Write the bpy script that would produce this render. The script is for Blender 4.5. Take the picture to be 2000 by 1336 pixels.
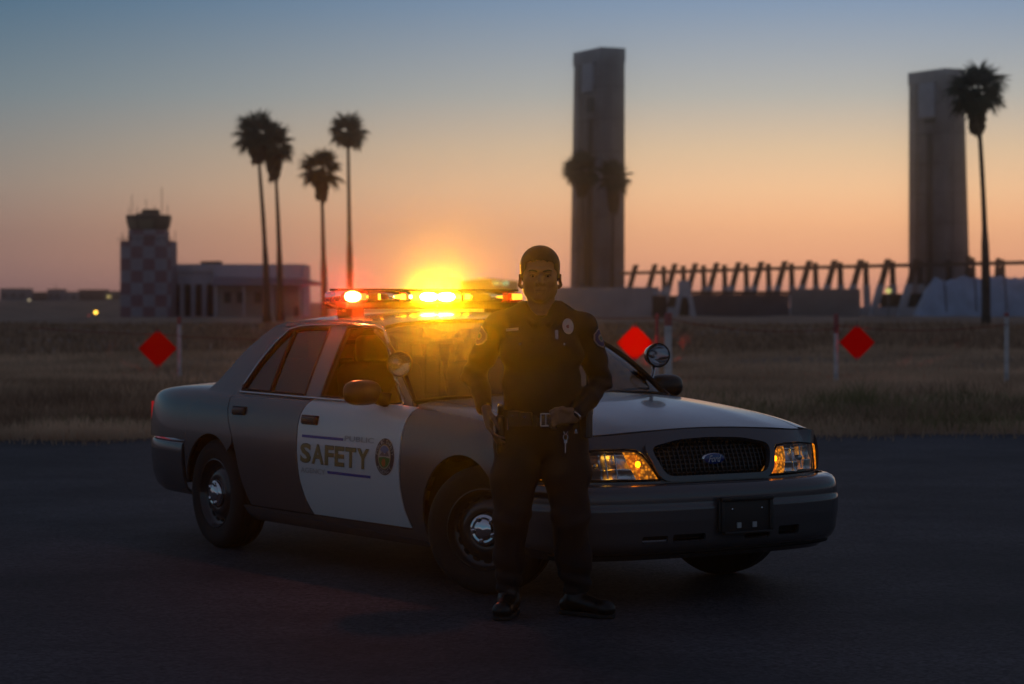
import bpy, bmesh, math, random
import numpy as np
from mathutils import Vector, Matrix, noise as mnoise
from mathutils.geometry import delaunay_2d_cdt
from mathutils.bvhtree import BVHTree

random.seed(7)
rng = np.random.default_rng(7)
HAZE_D, HAZE_G = .0005, .99
AMBER_W, RED_W, FLAG_FILL_W = 2700., 9., 110000.
SC = bpy.context.scene
COL = SC.collection
PI = math.pi
for o in list(bpy.data.objects):
    bpy.data.objects.remove(o)

# ------------------------------------------------------------------ camera
CAM_H = 1.487
cam = bpy.data.cameras.new('camera')
cam_ob = bpy.data.objects.new('camera', cam)
COL.objects.link(cam_ob)
cam_ob.location = (0, 0, CAM_H)
cam_ob.rotation_euler = (PI / 2 - 0.0144, 0, 0)
cam.lens = 85
cam.sensor_width = 36
cam.clip_start = 0.1
cam.clip_end = 9000
cam.dof.use_dof = True
cam.dof.focus_distance = 11.9
cam.dof.aperture_fstop = 3.6
SC.camera = cam_ob
SC.cycles.use_denoising = True
SC.cycles.max_bounces = 8
SC.cycles.diffuse_bounces = 3
SC.cycles.glossy_bounces = 4
SC.cycles.transparent_max_bounces = 12
SC.cycles.volume_bounces = 0
SC.cycles.sample_clamp_indirect = 4.0
SC.cycles.caustics_reflective = False
SC.cycles.caustics_refractive = False
SC.view_settings.view_transform = 'Standard'
SC.view_settings.look = 'None'
SC.view_settings.gamma = 1.0
SC.view_settings.use_curve_mapping = False
SC.view_settings.exposure = 0.0

# ------------------------------------------------------------------ dusk sky (world)
world = bpy.data.worlds.new('World')
SC.world = world
world.use_nodes = True
wt = world.node_tree
for n in list(wt.nodes):
    wt.nodes.remove(n)


def wn(kind, **kw):
    n = wt.nodes.new(kind)
    for k, v in kw.items():
        setattr(n, k, v)
    return n


def wmath(op, a, b=None):
    n = wn('ShaderNodeMath', operation=op)
    for i, v in enumerate((a, b)):
        if v is None:
            continue
        if isinstance(v, (int, float)):
            n.inputs[i].default_value = v
        else:
            wt.links.new(v, n.inputs[i])
    return n.outputs[0]


tc = wn('ShaderNodeTexCoord')
sep = wn('ShaderNodeSeparateXYZ')
wt.links.new(tc.outputs['Generated'], sep.inputs[0])
zc_ = wmath('MAXIMUM', sep.outputs['Z'], 0.0)
el = wmath('POWER', zc_, 0.4)
GLOW_AZ = math.radians(8)
dotg = wmath('ADD', wmath('MULTIPLY', sep.outputs['X'], math.sin(GLOW_AZ)), wmath('MULTIPLY', sep.outputs['Y'], math.cos(GLOW_AZ)))
hl = wmath('SQRT', wmath('ADD', wmath('ADD', wmath('MULTIPLY', sep.outputs['X'], sep.outputs['X']), wmath('MULTIPLY', sep.outputs['Y'], sep.outputs['Y'])), 1e-6))
ca = wmath('MAXIMUM', wmath('MINIMUM', wmath('DIVIDE', dotg, hl), 1.0), -1.0)
az = wmath('DIVIDE', wmath('ARCCOSINE', ca), math.radians(17))
wgt = wmath('EXPONENT', wmath('MULTIPLY', wmath('MULTIPLY', az, az), -1.0))


def ramp(stops):
    r = wn('ShaderNodeValToRGB')
    e = r.color_ramp.elements
    while len(e) > 1:
        e.remove(e[-1])
    e[0].position = stops[0][0]
    e[0].color = (*stops[0][1], 1)
    for p, c in stops[1:]:
        k = e.new(p)
        k.color = (*c, 1)
    r.color_ramp.interpolation = 'LINEAR'
    wt.links.new(el, r.inputs[0])
    return r.outputs[0]


def P(deg):
    return max(0.0, math.sin(math.radians(deg))) ** 0.4


glow = ramp([(0, (.66, .27, .20)), (P(.5), (.92, .41, .29)), (P(1.2), (1.22, .57, .31)), (P(2.0), (1.28, .65, .325)), (P(2.8), (1.12, .68, .37)),
             (P(3.7), (.86, .62, .39)), (P(5), (.50, .49, .445)), (P(7.2), (.235, .33, .47)), (P(12), (.155, .20, .32)), (P(25), (.095, .112, .170)),
             (1, (.056, .062, .098))])
anti = ramp([(0, (.175, .125, .15)), (P(1.5), (.165, .14, .17)), (P(3), (.14, .175, .20)), (P(5), (.100, .170, .22)), (P(7.2), (.045, .118, .185)), (P(12), (.07, .112, .165)), (P(25), (.085, .102, .150)), (1, (.056, .062, .098))])
mix = wn('ShaderNodeMix', data_type='RGBA')
wt.links.new(wgt, mix.inputs['Factor'])
wt.links.new(anti, mix.inputs['A'])
wt.links.new(glow, mix.inputs['B'])
bg = wn('ShaderNodeBackground')
bg.inputs['Strength'].default_value = 1.0
wt.links.new(mix.outputs['Result'], bg.inputs[0])
wo = wn('ShaderNodeOutputWorld')
wt.links.new(bg.outputs[0], wo.inputs[0])
# the sun has already set: the twilight sky is the only daylight

# ------------------------------------------------------------------ materials
MATS = {}


def mat(name, color, rough=.6, metal=0., coat=0., coat_rough=.03, spec=.5, var=0., scale=8., bump=0., bscale=60., color2=None, emit=None, estr=0., sss=0., coords='Object', detail=4.):
    if name in MATS:
        return MATS[name]
    m = bpy.data.materials.new(name)
    m.use_nodes = True
    nt = m.node_tree
    b = nt.nodes['Principled BSDF']
    b.inputs['Base Color'].default_value = (*color, 1)
    b.inputs['Roughness'].default_value = rough
    b.inputs['Metallic'].default_value = metal
    b.inputs['Coat Weight'].default_value = coat
    b.inputs['Coat Roughness'].default_value = coat_rough
    b.inputs['Specular IOR Level'].default_value = spec
    if sss:
        b.inputs['Subsurface Weight'].default_value = sss
        b.inputs['Subsurface Radius'].default_value = (.012, .005, .003)
    if emit:
        b.inputs['Emission Color'].default_value = (*emit, 1)
        b.inputs['Emission Strength'].default_value = estr
    if var or bump:
        t = nt.nodes.new('ShaderNodeTexCoord')
    if var:
        n = nt.nodes.new('ShaderNodeTexNoise')
        n.inputs['Scale'].default_value = scale
        n.inputs['Detail'].default_value = detail
        nt.links.new(t.outputs[coords], n.inputs['Vector'])
        r = nt.nodes.new('ShaderNodeValToRGB')
        c2 = color2 or tuple(c * (1 - var) for c in color)
        r.color_ramp.elements[0].position = .32
        r.color_ramp.elements[0].color = (*c2, 1)
        r.color_ramp.elements[1].position = .68
        r.color_ramp.elements[1].color = (*[min(1, c * (1 + var * .4)) for c in color], 1)
        nt.links.new(n.outputs['Fac'], r.inputs[0])
        nt.links.new(r.outputs[0], b.inputs['Base Color'])
        mr = nt.nodes.new('ShaderNodeMapRange')
        mr.inputs['To Min'].default_value = max(0, rough - .08)
        mr.inputs['To Max'].default_value = min(1, rough + .08)
        nt.links.new(n.outputs['Fac'], mr.inputs['Value'])
        nt.links.new(mr.outputs[0], b.inputs['Roughness'])
    if bump:
        n2 = nt.nodes.new('ShaderNodeTexNoise')
        n2.inputs['Scale'].default_value = bscale
        n2.inputs['Detail'].default_value = 3
        nt.links.new(t.outputs[coords], n2.inputs['Vector'])
        bp = nt.nodes.new('ShaderNodeBump')
        bp.inputs['Strength'].default_value = bump
        bp.inputs['Distance'].default_value = .01
        nt.links.new(n2.outputs['Fac'], bp.inputs['Height'])
        nt.links.new(bp.outputs[0], b.inputs['Normal'])
    MATS[name] = m
    return m


def glass(name, tint, gloss_rough=.0, ior=1.5, emit=None, estr=0.):
    m = bpy.data.materials.new(name)
    m.use_nodes = True
    nt = m.node_tree
    for n in list(nt.nodes):
        nt.nodes.remove(n)
    tr = nt.nodes.new('ShaderNodeBsdfTransparent')
    tr.inputs[0].default_value = (*tint, 1)
    gl = nt.nodes.new('ShaderNodeBsdfGlossy')
    gl.inputs['Roughness'].default_value = gloss_rough
    fr = nt.nodes.new('ShaderNodeFresnel')
    fr.inputs['IOR'].default_value = ior
    mx = nt.nodes.new('ShaderNodeMixShader')
    nt.links.new(fr.outputs[0], mx.inputs[0])
    nt.links.new(tr.outputs[0], mx.inputs[1])
    nt.links.new(gl.outputs[0], mx.inputs[2])
    out = nt.nodes.new('ShaderNodeOutputMaterial')
    if emit:
        em = nt.nodes.new('ShaderNodeEmission')
        em.inputs[0].default_value = (*emit, 1)
        em.inputs[1].default_value = estr
        vo = nt.nodes.new('ShaderNodeTexVoronoi')  # cells put a sparkle into the emission of lit lenses
        vo.inputs['Scale'].default_value = 60
        t = nt.nodes.new('ShaderNodeTexCoord')
        nt.links.new(t.outputs['Object'], vo.inputs['Vector'])
        mm = nt.nodes.new('ShaderNodeMapRange')
        mm.inputs['From Max'].default_value = .6
        mm.inputs['To Min'].default_value = estr * 2.2
        mm.inputs['To Max'].default_value = estr * .25
        nt.links.new(vo.outputs['Distance'], mm.inputs['Value'])
        nt.links.new(mm.outputs[0], em.inputs[1])
        ad = nt.nodes.new('ShaderNodeAddShader')
        nt.links.new(mx.outputs[0], ad.inputs[0])
        nt.links.new(em.outputs[0], ad.inputs[1])
        nt.links.new(ad.outputs[0], out.inputs[0])
    else:
        nt.links.new(mx.outputs[0], out.inputs[0])
    MATS[name] = m
    return m


def emitter(name, color, strength):
    m = bpy.data.materials.new(name)
    m.use_nodes = True
    b = m.node_tree.nodes['Principled BSDF']
    b.inputs['Base Color'].default_value = (*color, 1)
    b.inputs['Emission Color'].default_value = (*color, 1)
    b.inputs['Emission Strength'].default_value = strength
    MATS[name] = m
    return m


# ------------------------------------------------------------------ mesh helpers
def mesh_obj(name, v, f, m=None, parent=None, smooth=False, normals=None):
    me = bpy.data.meshes.new(name)
    me.from_pydata([tuple(map(float, p)) for p in v], [], [tuple(map(int, q)) for q in f])
    if smooth:
        me.polygons.foreach_set('use_smooth', [True] * len(me.polygons))
    if normals is not None:
        me.normals_split_custom_set_from_vertices([tuple(map(float, n)) for n in normals])
    me.update()
    o = bpy.data.objects.new(name, me)
    COL.objects.link(o)
    if m is not None:
        me.materials.append(m)
    if parent is not None:
        o.parent = parent
    return o


def tag(o, label=None, cat=None, group=None, kind=None):
    if label:
        o['label'] = label
    if cat:
        o['category'] = cat
    if group:
        o['group'] = group
    if kind:
        o['kind'] = kind
    return o


def thing(name, label, cat, loc=(0, 0, 0), rz=0., group=None):
    o = bpy.data.objects.new(name, None)
    COL.objects.link(o)
    o.location = loc
    o.rotation_euler = (0, 0, rz)
    o.empty_display_size = .2
    return tag(o, label, cat, group)


def copy_tree(o, parent=None):
    c = o.copy()
    COL.objects.link(c)
    if parent is not None:
        c.parent = parent
    for ch in list(o.children):
        copy_tree(ch, c)
    return c


class MB:
    def __init__(s):
        s.v = []
        s.f = []

    def add(s, v, f):
        n = len(s.v)
        s.v += [tuple(p) for p in v]
        s.f += [tuple(i + n for i in q) for q in f]
        return s

    def box(s, c, d, rot=None, bev=0.):
        x, y, z = d[0] / 2, d[1] / 2, d[2] / 2
        if bev <= 0:
            v = [(-x, -y, -z), (x, -y, -z), (x, y, -z), (-x, y, -z), (-x, -y, z), (x, -y, z), (x, y, z), (-x, y, z)]
            f = [(0, 3, 2, 1), (4, 5, 6, 7), (0, 1, 5, 4), (1, 2, 6, 5), (2, 3, 7, 6), (3, 0, 4, 7)]
        else:
            bm = bmesh.new()
            bmesh.ops.create_cube(bm, size=1)
            bmesh.ops.scale(bm, vec=d, verts=bm.verts)
            bmesh.ops.bevel(bm, geom=bm.edges[:], offset=bev, segments=3, profile=.5, affect='EDGES')
            bm.verts.index_update()
            v = [tuple(p.co) for p in bm.verts]
            f = [tuple(p.index for p in q.verts) for q in bm.faces]
            bm.free()
        if rot is not None:
            R = rot if isinstance(rot, Matrix) else Matrix.Rotation(rot, 3, 'Z')
            v = [tuple(R @ Vector(p)) for p in v]
        return s.add([(p[0] + c[0], p[1] + c[1], p[2] + c[2]) for p in v], f)

    def tube(s, pts, rad, n=8, caps=True, closed=False):
        pts = [Vector(p) for p in pts]
        m = len(pts)
        rads = rad if isinstance(rad, (list, tuple)) else [rad] * m
        v, f = [], []
        up = Vector((0, 0, 1))
        prev = None
        for i, p in enumerate(pts):
            if closed:
                t = (pts[(i + 1) % m] - pts[i - 1]).normalized()
            else:
                t = (pts[min(i + 1, m - 1)] - pts[max(i - 1, 0)]).normalized()
            if prev is None:
                a = t.cross(up)
                if a.length < .05:
                    a = t.cross(Vector((1, 0, 0)))
                a.normalize()
            else:
                a = (prev - t * prev.dot(t)).normalized()
            prev = a
            b = t.cross(a)
            for k in range(n):
                th = 2 * PI * k / n
                v.append(p + (a * math.cos(th) + b * math.sin(th)) * rads[i])
        for i in range(m if closed else m - 1):
            for k in range(n):
                j = (i + 1) % m
                f.append((i * n + k, i * n + (k + 1) % n, j * n + (k + 1) % n, j * n + k))
        if caps and not closed:
            f.append(tuple(range(n - 1, -1, -1)))
            f.append(tuple((m - 1) * n + k for k in range(n)))
        return s.add(v, f)

    def lathe(s, prof, n=32, M=None, closed=False):
        """prof: (r, h) pairs; axis = local Z of M."""
        M = M or Matrix.Identity(4)
        v, f = [], []
        for r, h in prof:
            for k in range(n):
                th = 2 * PI * k / n
                v.append(M @ Vector((r * math.cos(th), r * math.sin(th), h)))
        m = len(prof)
        for i in range(m - 1 + (1 if closed else 0)):
            j = (i + 1) % m
            for k in range(n):
                f.append((i * n + k, i * n + (k + 1) % n, j * n + (k + 1) % n, j * n + k))
        return s.add(v, f)

    def prism(s, poly, a, b, fn):
        """poly of 2-D points extruded from a to b; fn(p, h) -> xyz"""
        n = len(poly)
        v = [fn(p, a) for p in poly] + [fn(p, b) for p in poly]
        f = [tuple(range(n - 1, -1, -1)), tuple(range(n, 2 * n))]
        f += [(i, (i + 1) % n, n + (i + 1) % n, n + i) for i in range(n)]
        return s.add(v, f)

    def build(s, name, m=None, parent=None, smooth=False, auto=False, fix=True):
        o = mesh_obj(name, s.v, s.f, m, parent, smooth)
        if fix:
            bm = bmesh.new()
            bm.from_mesh(o.data)
            bmesh.ops.recalc_face_normals(bm, faces=bm.faces)
            bm.to_mesh(o.data)
            bm.free()
        if auto:
            o.data.polygons.foreach_set('use_smooth', [True] * len(o.data.polygons))
            o.data.set_sharp_from_angle(angle=math.radians(35))
        return o


def at(u, D, z=0.):
    """where the line of sight through photo column u stands at depth D"""
    return Vector(((u - 1000) / 4722 * D, D, z))


def zat(v, D):
    return CAM_H + (600 - v) / 4722 * D


# ------------------------------------------------------------------ ground
def sm(a, b, x):
    t = np.clip((x - a) / (b - a), 0, 1)
    return t * t * (3 - 2 * t)


def gh(x, y):
    """terrain height"""
    x = np.asarray(x, float)
    y = np.asarray(y, float)
    far = sm(420, 850, y) * sm(20, 110, -x) * 3.6 + sm(420, 900, y) * (1 - sm(20, 110, -x)) * 1.2
    und = .10 * np.sin(x * .31 + y * .11) * np.sin(y * .17 - x * .05) + .06 * np.sin(x * .9 + 1.3) * np.sin(y * .6)
    return far + und * sm(29.5, 36, y) + sm(29.2, 33, y) * .05 + .10 * sm(36, 60, y) * np.sin(y * .09 + x * .03)


def edge_y(x):
    return 27.9 + .085 * x


def grid_sheet(name, xs, ys, zf, m, kind=True):
    X, Y = np.meshgrid(xs, ys, indexing='ij')
    Z = zf(X, Y)
    v = np.stack([X, Y, Z], -1).reshape(-1, 3)
    nx, ny = len(xs), len(ys)
    i, j = np.meshgrid(np.arange(nx - 1), np.arange(ny - 1), indexing='ij')
    a = (i * ny + j).ravel()
    f = np.stack([a, a + ny, a + ny + 1, a + 1], 1)
    o = mesh_obj(name, v, f, m, None, True)
    if kind:
        o['kind'] = 'structure'
    return o


m_field = mat('field_soil', (.44, .31, .22), .95, var=.5, scale=.12, color2=(.21, .15, .11), bump=.6, bscale=3, spec=.1, detail=8.)
xs = np.concatenate([np.linspace(-1200, -130, 24), np.linspace(-120, -32, 24), np.linspace(-30, 30, 121), np.linspace(32, 120, 24), np.linspace(130, 1200, 24)])
ys = np.concatenate([np.linspace(-80, 20, 12), np.linspace(24, 80, 113), np.linspace(83, 200, 40), np.linspace(206, 1000, 60), np.linspace(1040, 2000, 16)])
ground = grid_sheet('ground', xs, ys, lambda X, Y: np.where(Y < edge_y(X) + .2, -.012, gh(X, Y)), m_field)


def asphalt_mat():
    m = bpy.data.materials.new('asphalt')
    m.use_nodes = True
    nt = m.node_tree
    b = nt.nodes['Principled BSDF']
    t = nt.nodes.new('ShaderNodeTexCoord')
    big = nt.nodes.new('ShaderNodeTexNoise')
    big.inputs['Scale'].default_value = .55
    big.inputs['Detail'].default_value = 9
    big.inputs['Roughness'].default_value = .62
    nt.links.new(t.outputs['Object'], big.inputs['Vector'])
    fine = nt.nodes.new('ShaderNodeTexVoronoi')
    fine.inputs['Scale'].default_value = 52
    nt.links.new(t.outputs['Object'], fine.inputs['Vector'])
    fine2 = nt.nodes.new('ShaderNodeTexNoise')
    fine2.inputs['Scale'].default_value = 220
    fine2.inputs['Detail'].default_value = 2
    nt.links.new(t.outputs['Object'], fine2.inputs['Vector'])
    r = nt.nodes.new('ShaderNodeValToRGB')
    r.color_ramp.elements[0].position = .36
    r.color_ramp.elements[0].color = (.019, .0172, .0215, 1)
    r.color_ramp.elements[1].position = .66
    r.color_ramp.elements[1].color = (.058, .052, .061, 1)
    nt.links.new(big.outputs['Fac'], r.inputs[0])
    r2 = nt.nodes.new('ShaderNodeValToRGB')
    r2.color_ramp.elements[0].position = .0
    r2.color_ramp.elements[0].color = (.30, .30, .30, 1)
    r2.color_ramp.elements[1].position = 1.
    r2.color_ramp.elements[1].color = (2.1, 2.1, 2.1, 1)
    nt.links.new(fine.outputs['Color'], r2.inputs[0])
    mx = nt.nodes.new('ShaderNodeMix')
    mx.data_type = 'RGBA'
    mx.blend_type = 'MULTIPLY'
    mx.inputs['Factor'].default_value = 1
    nt.links.new(r.outputs[0], mx.inputs['A'])
    nt.links.new(r2.outputs[0], mx.inputs['B'])
    nt.links.new(mx.outputs['Result'], b.inputs['Base Color'])
    b.inputs['Roughness'].default_value = .72
    b.inputs['Specular IOR Level'].default_value = .35
    bp = nt.nodes.new('ShaderNodeBump')
    bp.inputs['Strength'].default_value = .8
    bp.inputs['Distance'].default_value = .008
    ad = nt.nodes.new('ShaderNodeMath')
    ad.operation = 'ADD'
    nt.links.new(fine.outputs['Distance'], ad.inputs[0])
    nt.links.new(fine2.outputs['Fac'], ad.inputs[1])
    nt.links.new(ad.outputs[0], bp.inputs['Height'])
    nt.links.new(bp.outputs[0], b.inputs['Normal'])
    return m


# asphalt apron with an irregular, crumbling edge against the field
ex = np.linspace(-40, 40, 321)
ey = edge_y(ex) + .12 * np.sin(ex * 1.7) + .07 * np.sin(ex * 4.3 + 1) + rng.normal(0, .03, ex.size)
av = [(x, y, 0.0) for x, y in zip(ex, ey)]
rows = [-40, -10, 4, 10, 16, 22]
V, F = [], []
for x, y in zip(ex, ey):
    for r_ in rows:
        V.append((x, r_, 0))
    V.append((x, y, 0))
    V.append((x, y + .02, -.03))
k = len(rows) + 2
for i in range(len(ex) - 1):
    for j in range(k - 1):
        F.append((i * k + j, (i + 1) * k + j, (i + 1) * k + j + 1, i * k + j + 1))
apron = mesh_obj('asphalt_apron', V, F, asphalt_mat())
apron['kind'] = 'structure'

# ------------------------------------------------------------------ grasses
def blades(name, n, xy_fn, h_fn, w, m, lean=.35):
    x, y, dens = xy_fn(n)
    keep = rng.random(x.size) < dens
    x, y = x[keep], y[keep]
    n = x.size
    h = h_fn(x, y) * rng.uniform(.55, 1.25, n)
    a = rng.uniform(0, 2 * PI, n)
    ww = w * rng.uniform(.6, 1.4, n) * (.6 + y / 45)
    la = rng.uniform(0, 2 * PI, n)
    ll = h * rng.uniform(.05, lean, n)
    z = gh(x, y)
    z = np.where(y < edge_y(x) + .2, -.005, z)
    ca_, sa_ = np.cos(a) * ww, np.sin(a) * ww
    V = np.empty((n, 5, 3))
    V[:, 0] = np.stack([x - ca_, y - sa_, z], 1)
    V[:, 1] = np.stack([x + ca_, y + sa_, z], 1)
    V[:, 2] = np.stack([x + ca_ * .75 + np.cos(la) * ll * .4, y + sa_ * .75 + np.sin(la) * ll * .4, z + h * .6], 1)
    V[:, 3] = np.stack([x - ca_ * .75 + np.cos(la) * ll * .4, y - sa_ * .75 + np.sin(la) * ll * .4, z + h * .6], 1)
    V[:, 4] = np.stack([x + np.cos(la) * ll, y + np.sin(la) * ll, z + h], 1)
    base = np.arange(n)[:, None] * 5
    T = np.concatenate([base + np.array([0, 1, 2]), base + np.array([0, 2, 3]), base + np.array([3, 2, 4])], 0)
    me = bpy.data.meshes.new(name)
    me.vertices.add(n * 5)
    me.vertices.foreach_set('co', V.ravel())
    me.loops.add(T.size)
    me.loops.foreach_set('vertex_index', T.ravel().astype(np.int32))
    me.polygons.add(len(T))
    me.polygons.foreach_set('loop_start', np.arange(0, T.size, 3, dtype=np.int32))
    me.update(calc_edges=True)
    me.materials.append(m)
    o = bpy.data.objects.new(name, me)
    COL.objects.link(o)
    o['kind'] = 'stuff'
    return o


def fan(n, d0, d1, half=.235):
    d = d0 * (d1 / d0) ** rng.random(n)
    x = (rng.random(n) * 2 - 1) * half * d
    return x, d


def clump(x, y, s, seed):
    return .5 + .5 * np.sin(x * s + seed + 1.7 * np.sin(y * s * .8 + seed)) * np.sin(y * s * 1.1 - seed + 1.3 * np.sin(x * s * .6))


def leafy(m, k):
    nt = m.node_tree
    b = nt.nodes['Principled BSDF']
    tl = nt.nodes.new('ShaderNodeBsdfTranslucent')
    src = b.inputs['Base Color'].links[0].from_socket
    nt.links.new(src, tl.inputs[0])
    mx = nt.nodes.new('ShaderNodeMixShader')
    mx.inputs[0].default_value = k
    nt.links.new(b.outputs[0], mx.inputs[1])
    nt.links.new(tl.outputs[0], mx.inputs[2])
    nt.links.new(mx.outputs[0], nt.nodes['Material Output'].inputs[0])
    return m


m_dry = leafy(mat('dry_grass', (.72, .50, .33), .9, var=.45, scale=.35, color2=(.42, .28, .18), spec=.15), .5)
m_weed = leafy(mat('green_weeds', (.30, .27, .125), .85, var=.5, scale=1.2, color2=(.16, .145, .07), spec=.2), .4)
m_brown = leafy(mat('brown_stalks', (.48, .32, .21), .9, var=.5, scale=.8, color2=(.22, .14, .09), spec=.1), .4)


def f_edge(n):
    x = rng.uniform(-9, 9, n)
    y = edge_y(x) + rng.gamma(1.6, .6, n) - .55 + .35 * np.sin(x * 1.3 + np.sin(x * 3.1)) - .9 * (rng.random(n) < .06)
    return x, y, np.where(x < 0, .9, .35) * (.4 + .6 * clump(x, y, 2.1, 1))


def f_weed(n):
    x, y = fan(n, 28.4, 40)
    d = np.clip(1.6 * clump(x, y, .55, 3) - .45, 0, 1) * np.exp(-((y - 31.) / 2.4) ** 2) * np.where(x > 2, 1.15, .45)
    return x, y, d


def f_stalk(n):
    x, y = fan(n, 28.6, 42)
    return x, y, np.clip(1.5 * clump(x, y, .8, 8) - .4, 0, 1) * np.exp(-((y - 32) / 4.5) ** 2)


def f_dry(n):
    x, y = fan(n, 29.5, 75)
    return x, y, .3 + .7 * clump(x, y, .25, 5) * sm(30, 38, y)


def f_far(n):
    x, y = fan(n, 70, 190)
    return x, y, .25 + .75 * clump(x, y, .08, 2)


blades('grass_edge', 42000, f_edge, lambda x, y: .10 + .10 * clump(x, y, 1.3, 2), .0045, m_dry, .8)
blades('green_weeds', 90000, f_weed, lambda x, y: .10 + np.where(x > 1.5, .40, .26) * clump(x, y, .7, 6) * clump(x, y, 2.3, 1), .005, m_weed, .9)
blades('brown_stalks', 60000, f_stalk, lambda x, y: .14 + .26 * clump(x, y, .6, 9), .0045, m_brown, .8)
blades('dry_grass', 170000, f_dry, lambda x, y: .12 + .16 * clump(x, y, .2, 4), .007, m_dry, .9)
blades('distant_grass', 50000, f_far, lambda x, y: .22 + .25 * clump(x, y, .05, 4), .014, m_brown, .6)
# ------------------------------------------------------------------ background: concrete towers
m_conc = mat('weathered_concrete', (.27, .24, .25), .9, var=.4, scale=.12, color2=(.15, .13, .137), bump=.4, bscale=1.5, spec=.2)
m_conc_d = mat('dark_concrete', (.085, .075, .075), .9, var=.4, scale=.12, bump=.4, bscale=1.5, spec=.2)
m_conc_l = mat('pale_concrete', (.58, .58, .62), .9, var=.25, scale=.2, bump=.3, bscale=2, spec=.2)


def rz_box(o_mb, c, d, a=0.):
    o_mb.box(c, d, a)


def door_tower(label, corner, Lx, Ly, H, rz, tx, ty, group, plate, slot):
    """slab pylon seen corner on; origin at the near corner, broad side along local +Y, narrow end along local +X; tx, ty = spread at the foot"""
    t = thing('concrete_tower', label, 'tower', corner, rz, group)

    def slab(name, m, x0, x1, y0, y1, z0, z1):
        mb = MB()
        v = []
        for z in (z0, z1):
            k = 1 - z / H
            for (x, y) in ((x0, y0), (x1, y0), (x1, y1), (x0, y1)):
                v.append((x + tx * k * max(0, x) / Lx, y + ty * k * max(0, y) / Ly, z))
        mb.add(v, [(0, 3, 2, 1), (4, 5, 6, 7), (0, 1, 5, 4), (1, 2, 6, 5), (2, 3, 7, 6), (3, 0, 4, 7)])
        return mb.build(name, m, t)
    slab('core', m_conc, 0, Lx, 0, Ly, 0, H)
    slab('edge_pier', m_conc, -.7, 0, 0, Ly * .20, 0, H - 3)
    slab('edge_pier', m_conc, -.7, 0, Ly * .80, Ly, 0, H - 3)
    slab('rib', m_conc_d, -.35, 0, Ly * .42, Ly * .55, 0, H * .74)
    slab('head_block', m_conc, -.9, Lx + .12, -.12, Ly + .12, H - 3, H)
    slab('steel_plate', mat('grey_steel_plate', (.40, .41, .47), .6, var=.2, scale=.4), -.95, 0, Ly * plate[0], Ly * plate[1], plate[2], plate[3])
    slab('slot_hood', mat('dark_opening', (.05, .05, .04), .9), -.5, 0, Ly * slot[0], Ly * slot[1], slot[2], slot[3])
    slab('face_strip', m_conc, Lx * .25, Lx * .75, -.25, 0, 0, H - 3)
    for z in np.arange(7, H - 6, 7.0):
        slab('pour_joint', m_conc_d, -.72, Lx + .03, -.27, Ly, z, z + .12)
    return t


D1 = 520.
H1 = zat(93, D1)
door_tower('tall grey concrete tower standing behind the officer with two palms in front', at(1181, D1), 4.8, 13.4, H1, math.radians(24.8), 0., 2.2, 'concrete hangar towers', (.30, .68, zat(175, D1), zat(120, D1)), (.36, .56, zat(215, D1), zat(187, D1)))
D2 = 560.
H2 = zat(134, D2)
door_tower('tall grey concrete tower beside the big lone palm, near the tarped mound', at(1850, D2), 4.6, 13.6, H2, math.radians(28.4), 2.3, 0., 'concrete hangar towers', (.28, .72, zat(226, D2), zat(158, D2)), (.36, .60, zat(238, D2), zat(229, D2)))

# ------------------------------------------------------------------ row of hangar frames with a long beam
m_timber = mat('dark_weathered_beam', (.07, .062, .062), .9, var=.4, scale=.5, spec=.2)
A = np.array([23.0, 495.0])
B = np.array([65.6, 400.0])
row = (B - A)
L = np.linalg.norm(row)
ru = row / L
pu = np.array([ru[1], -ru[0]])
if pu[0] < 0:
    pu = -pu
NB = 12
tops_v = np.linspace(517, 505, NB + 1)
frame0 = None


def bar(mb, p, q, w, d, dirv):
    """rectangular bar between p and q; dirv = horizontal direction of its width w"""
    p, q = Vector(p), Vector(q)
    a = Vector((dirv[0], dirv[1], 0)) * (w / 2)
    b = Vector((-dirv[1], dirv[0], 0)) * (d / 2)
    v = [p - a - b, p + a - b, p + a + b, p - a + b, q - a - b, q + a - b, q + a + b, q - a + b]
    return mb.add([tuple(x) for x in v], [(0, 3, 2, 1), (4, 5, 6, 7), (0, 1, 5, 4), (1, 2, 6, 5), (2, 3, 7, 6), (3, 0, 4, 7)])


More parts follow.
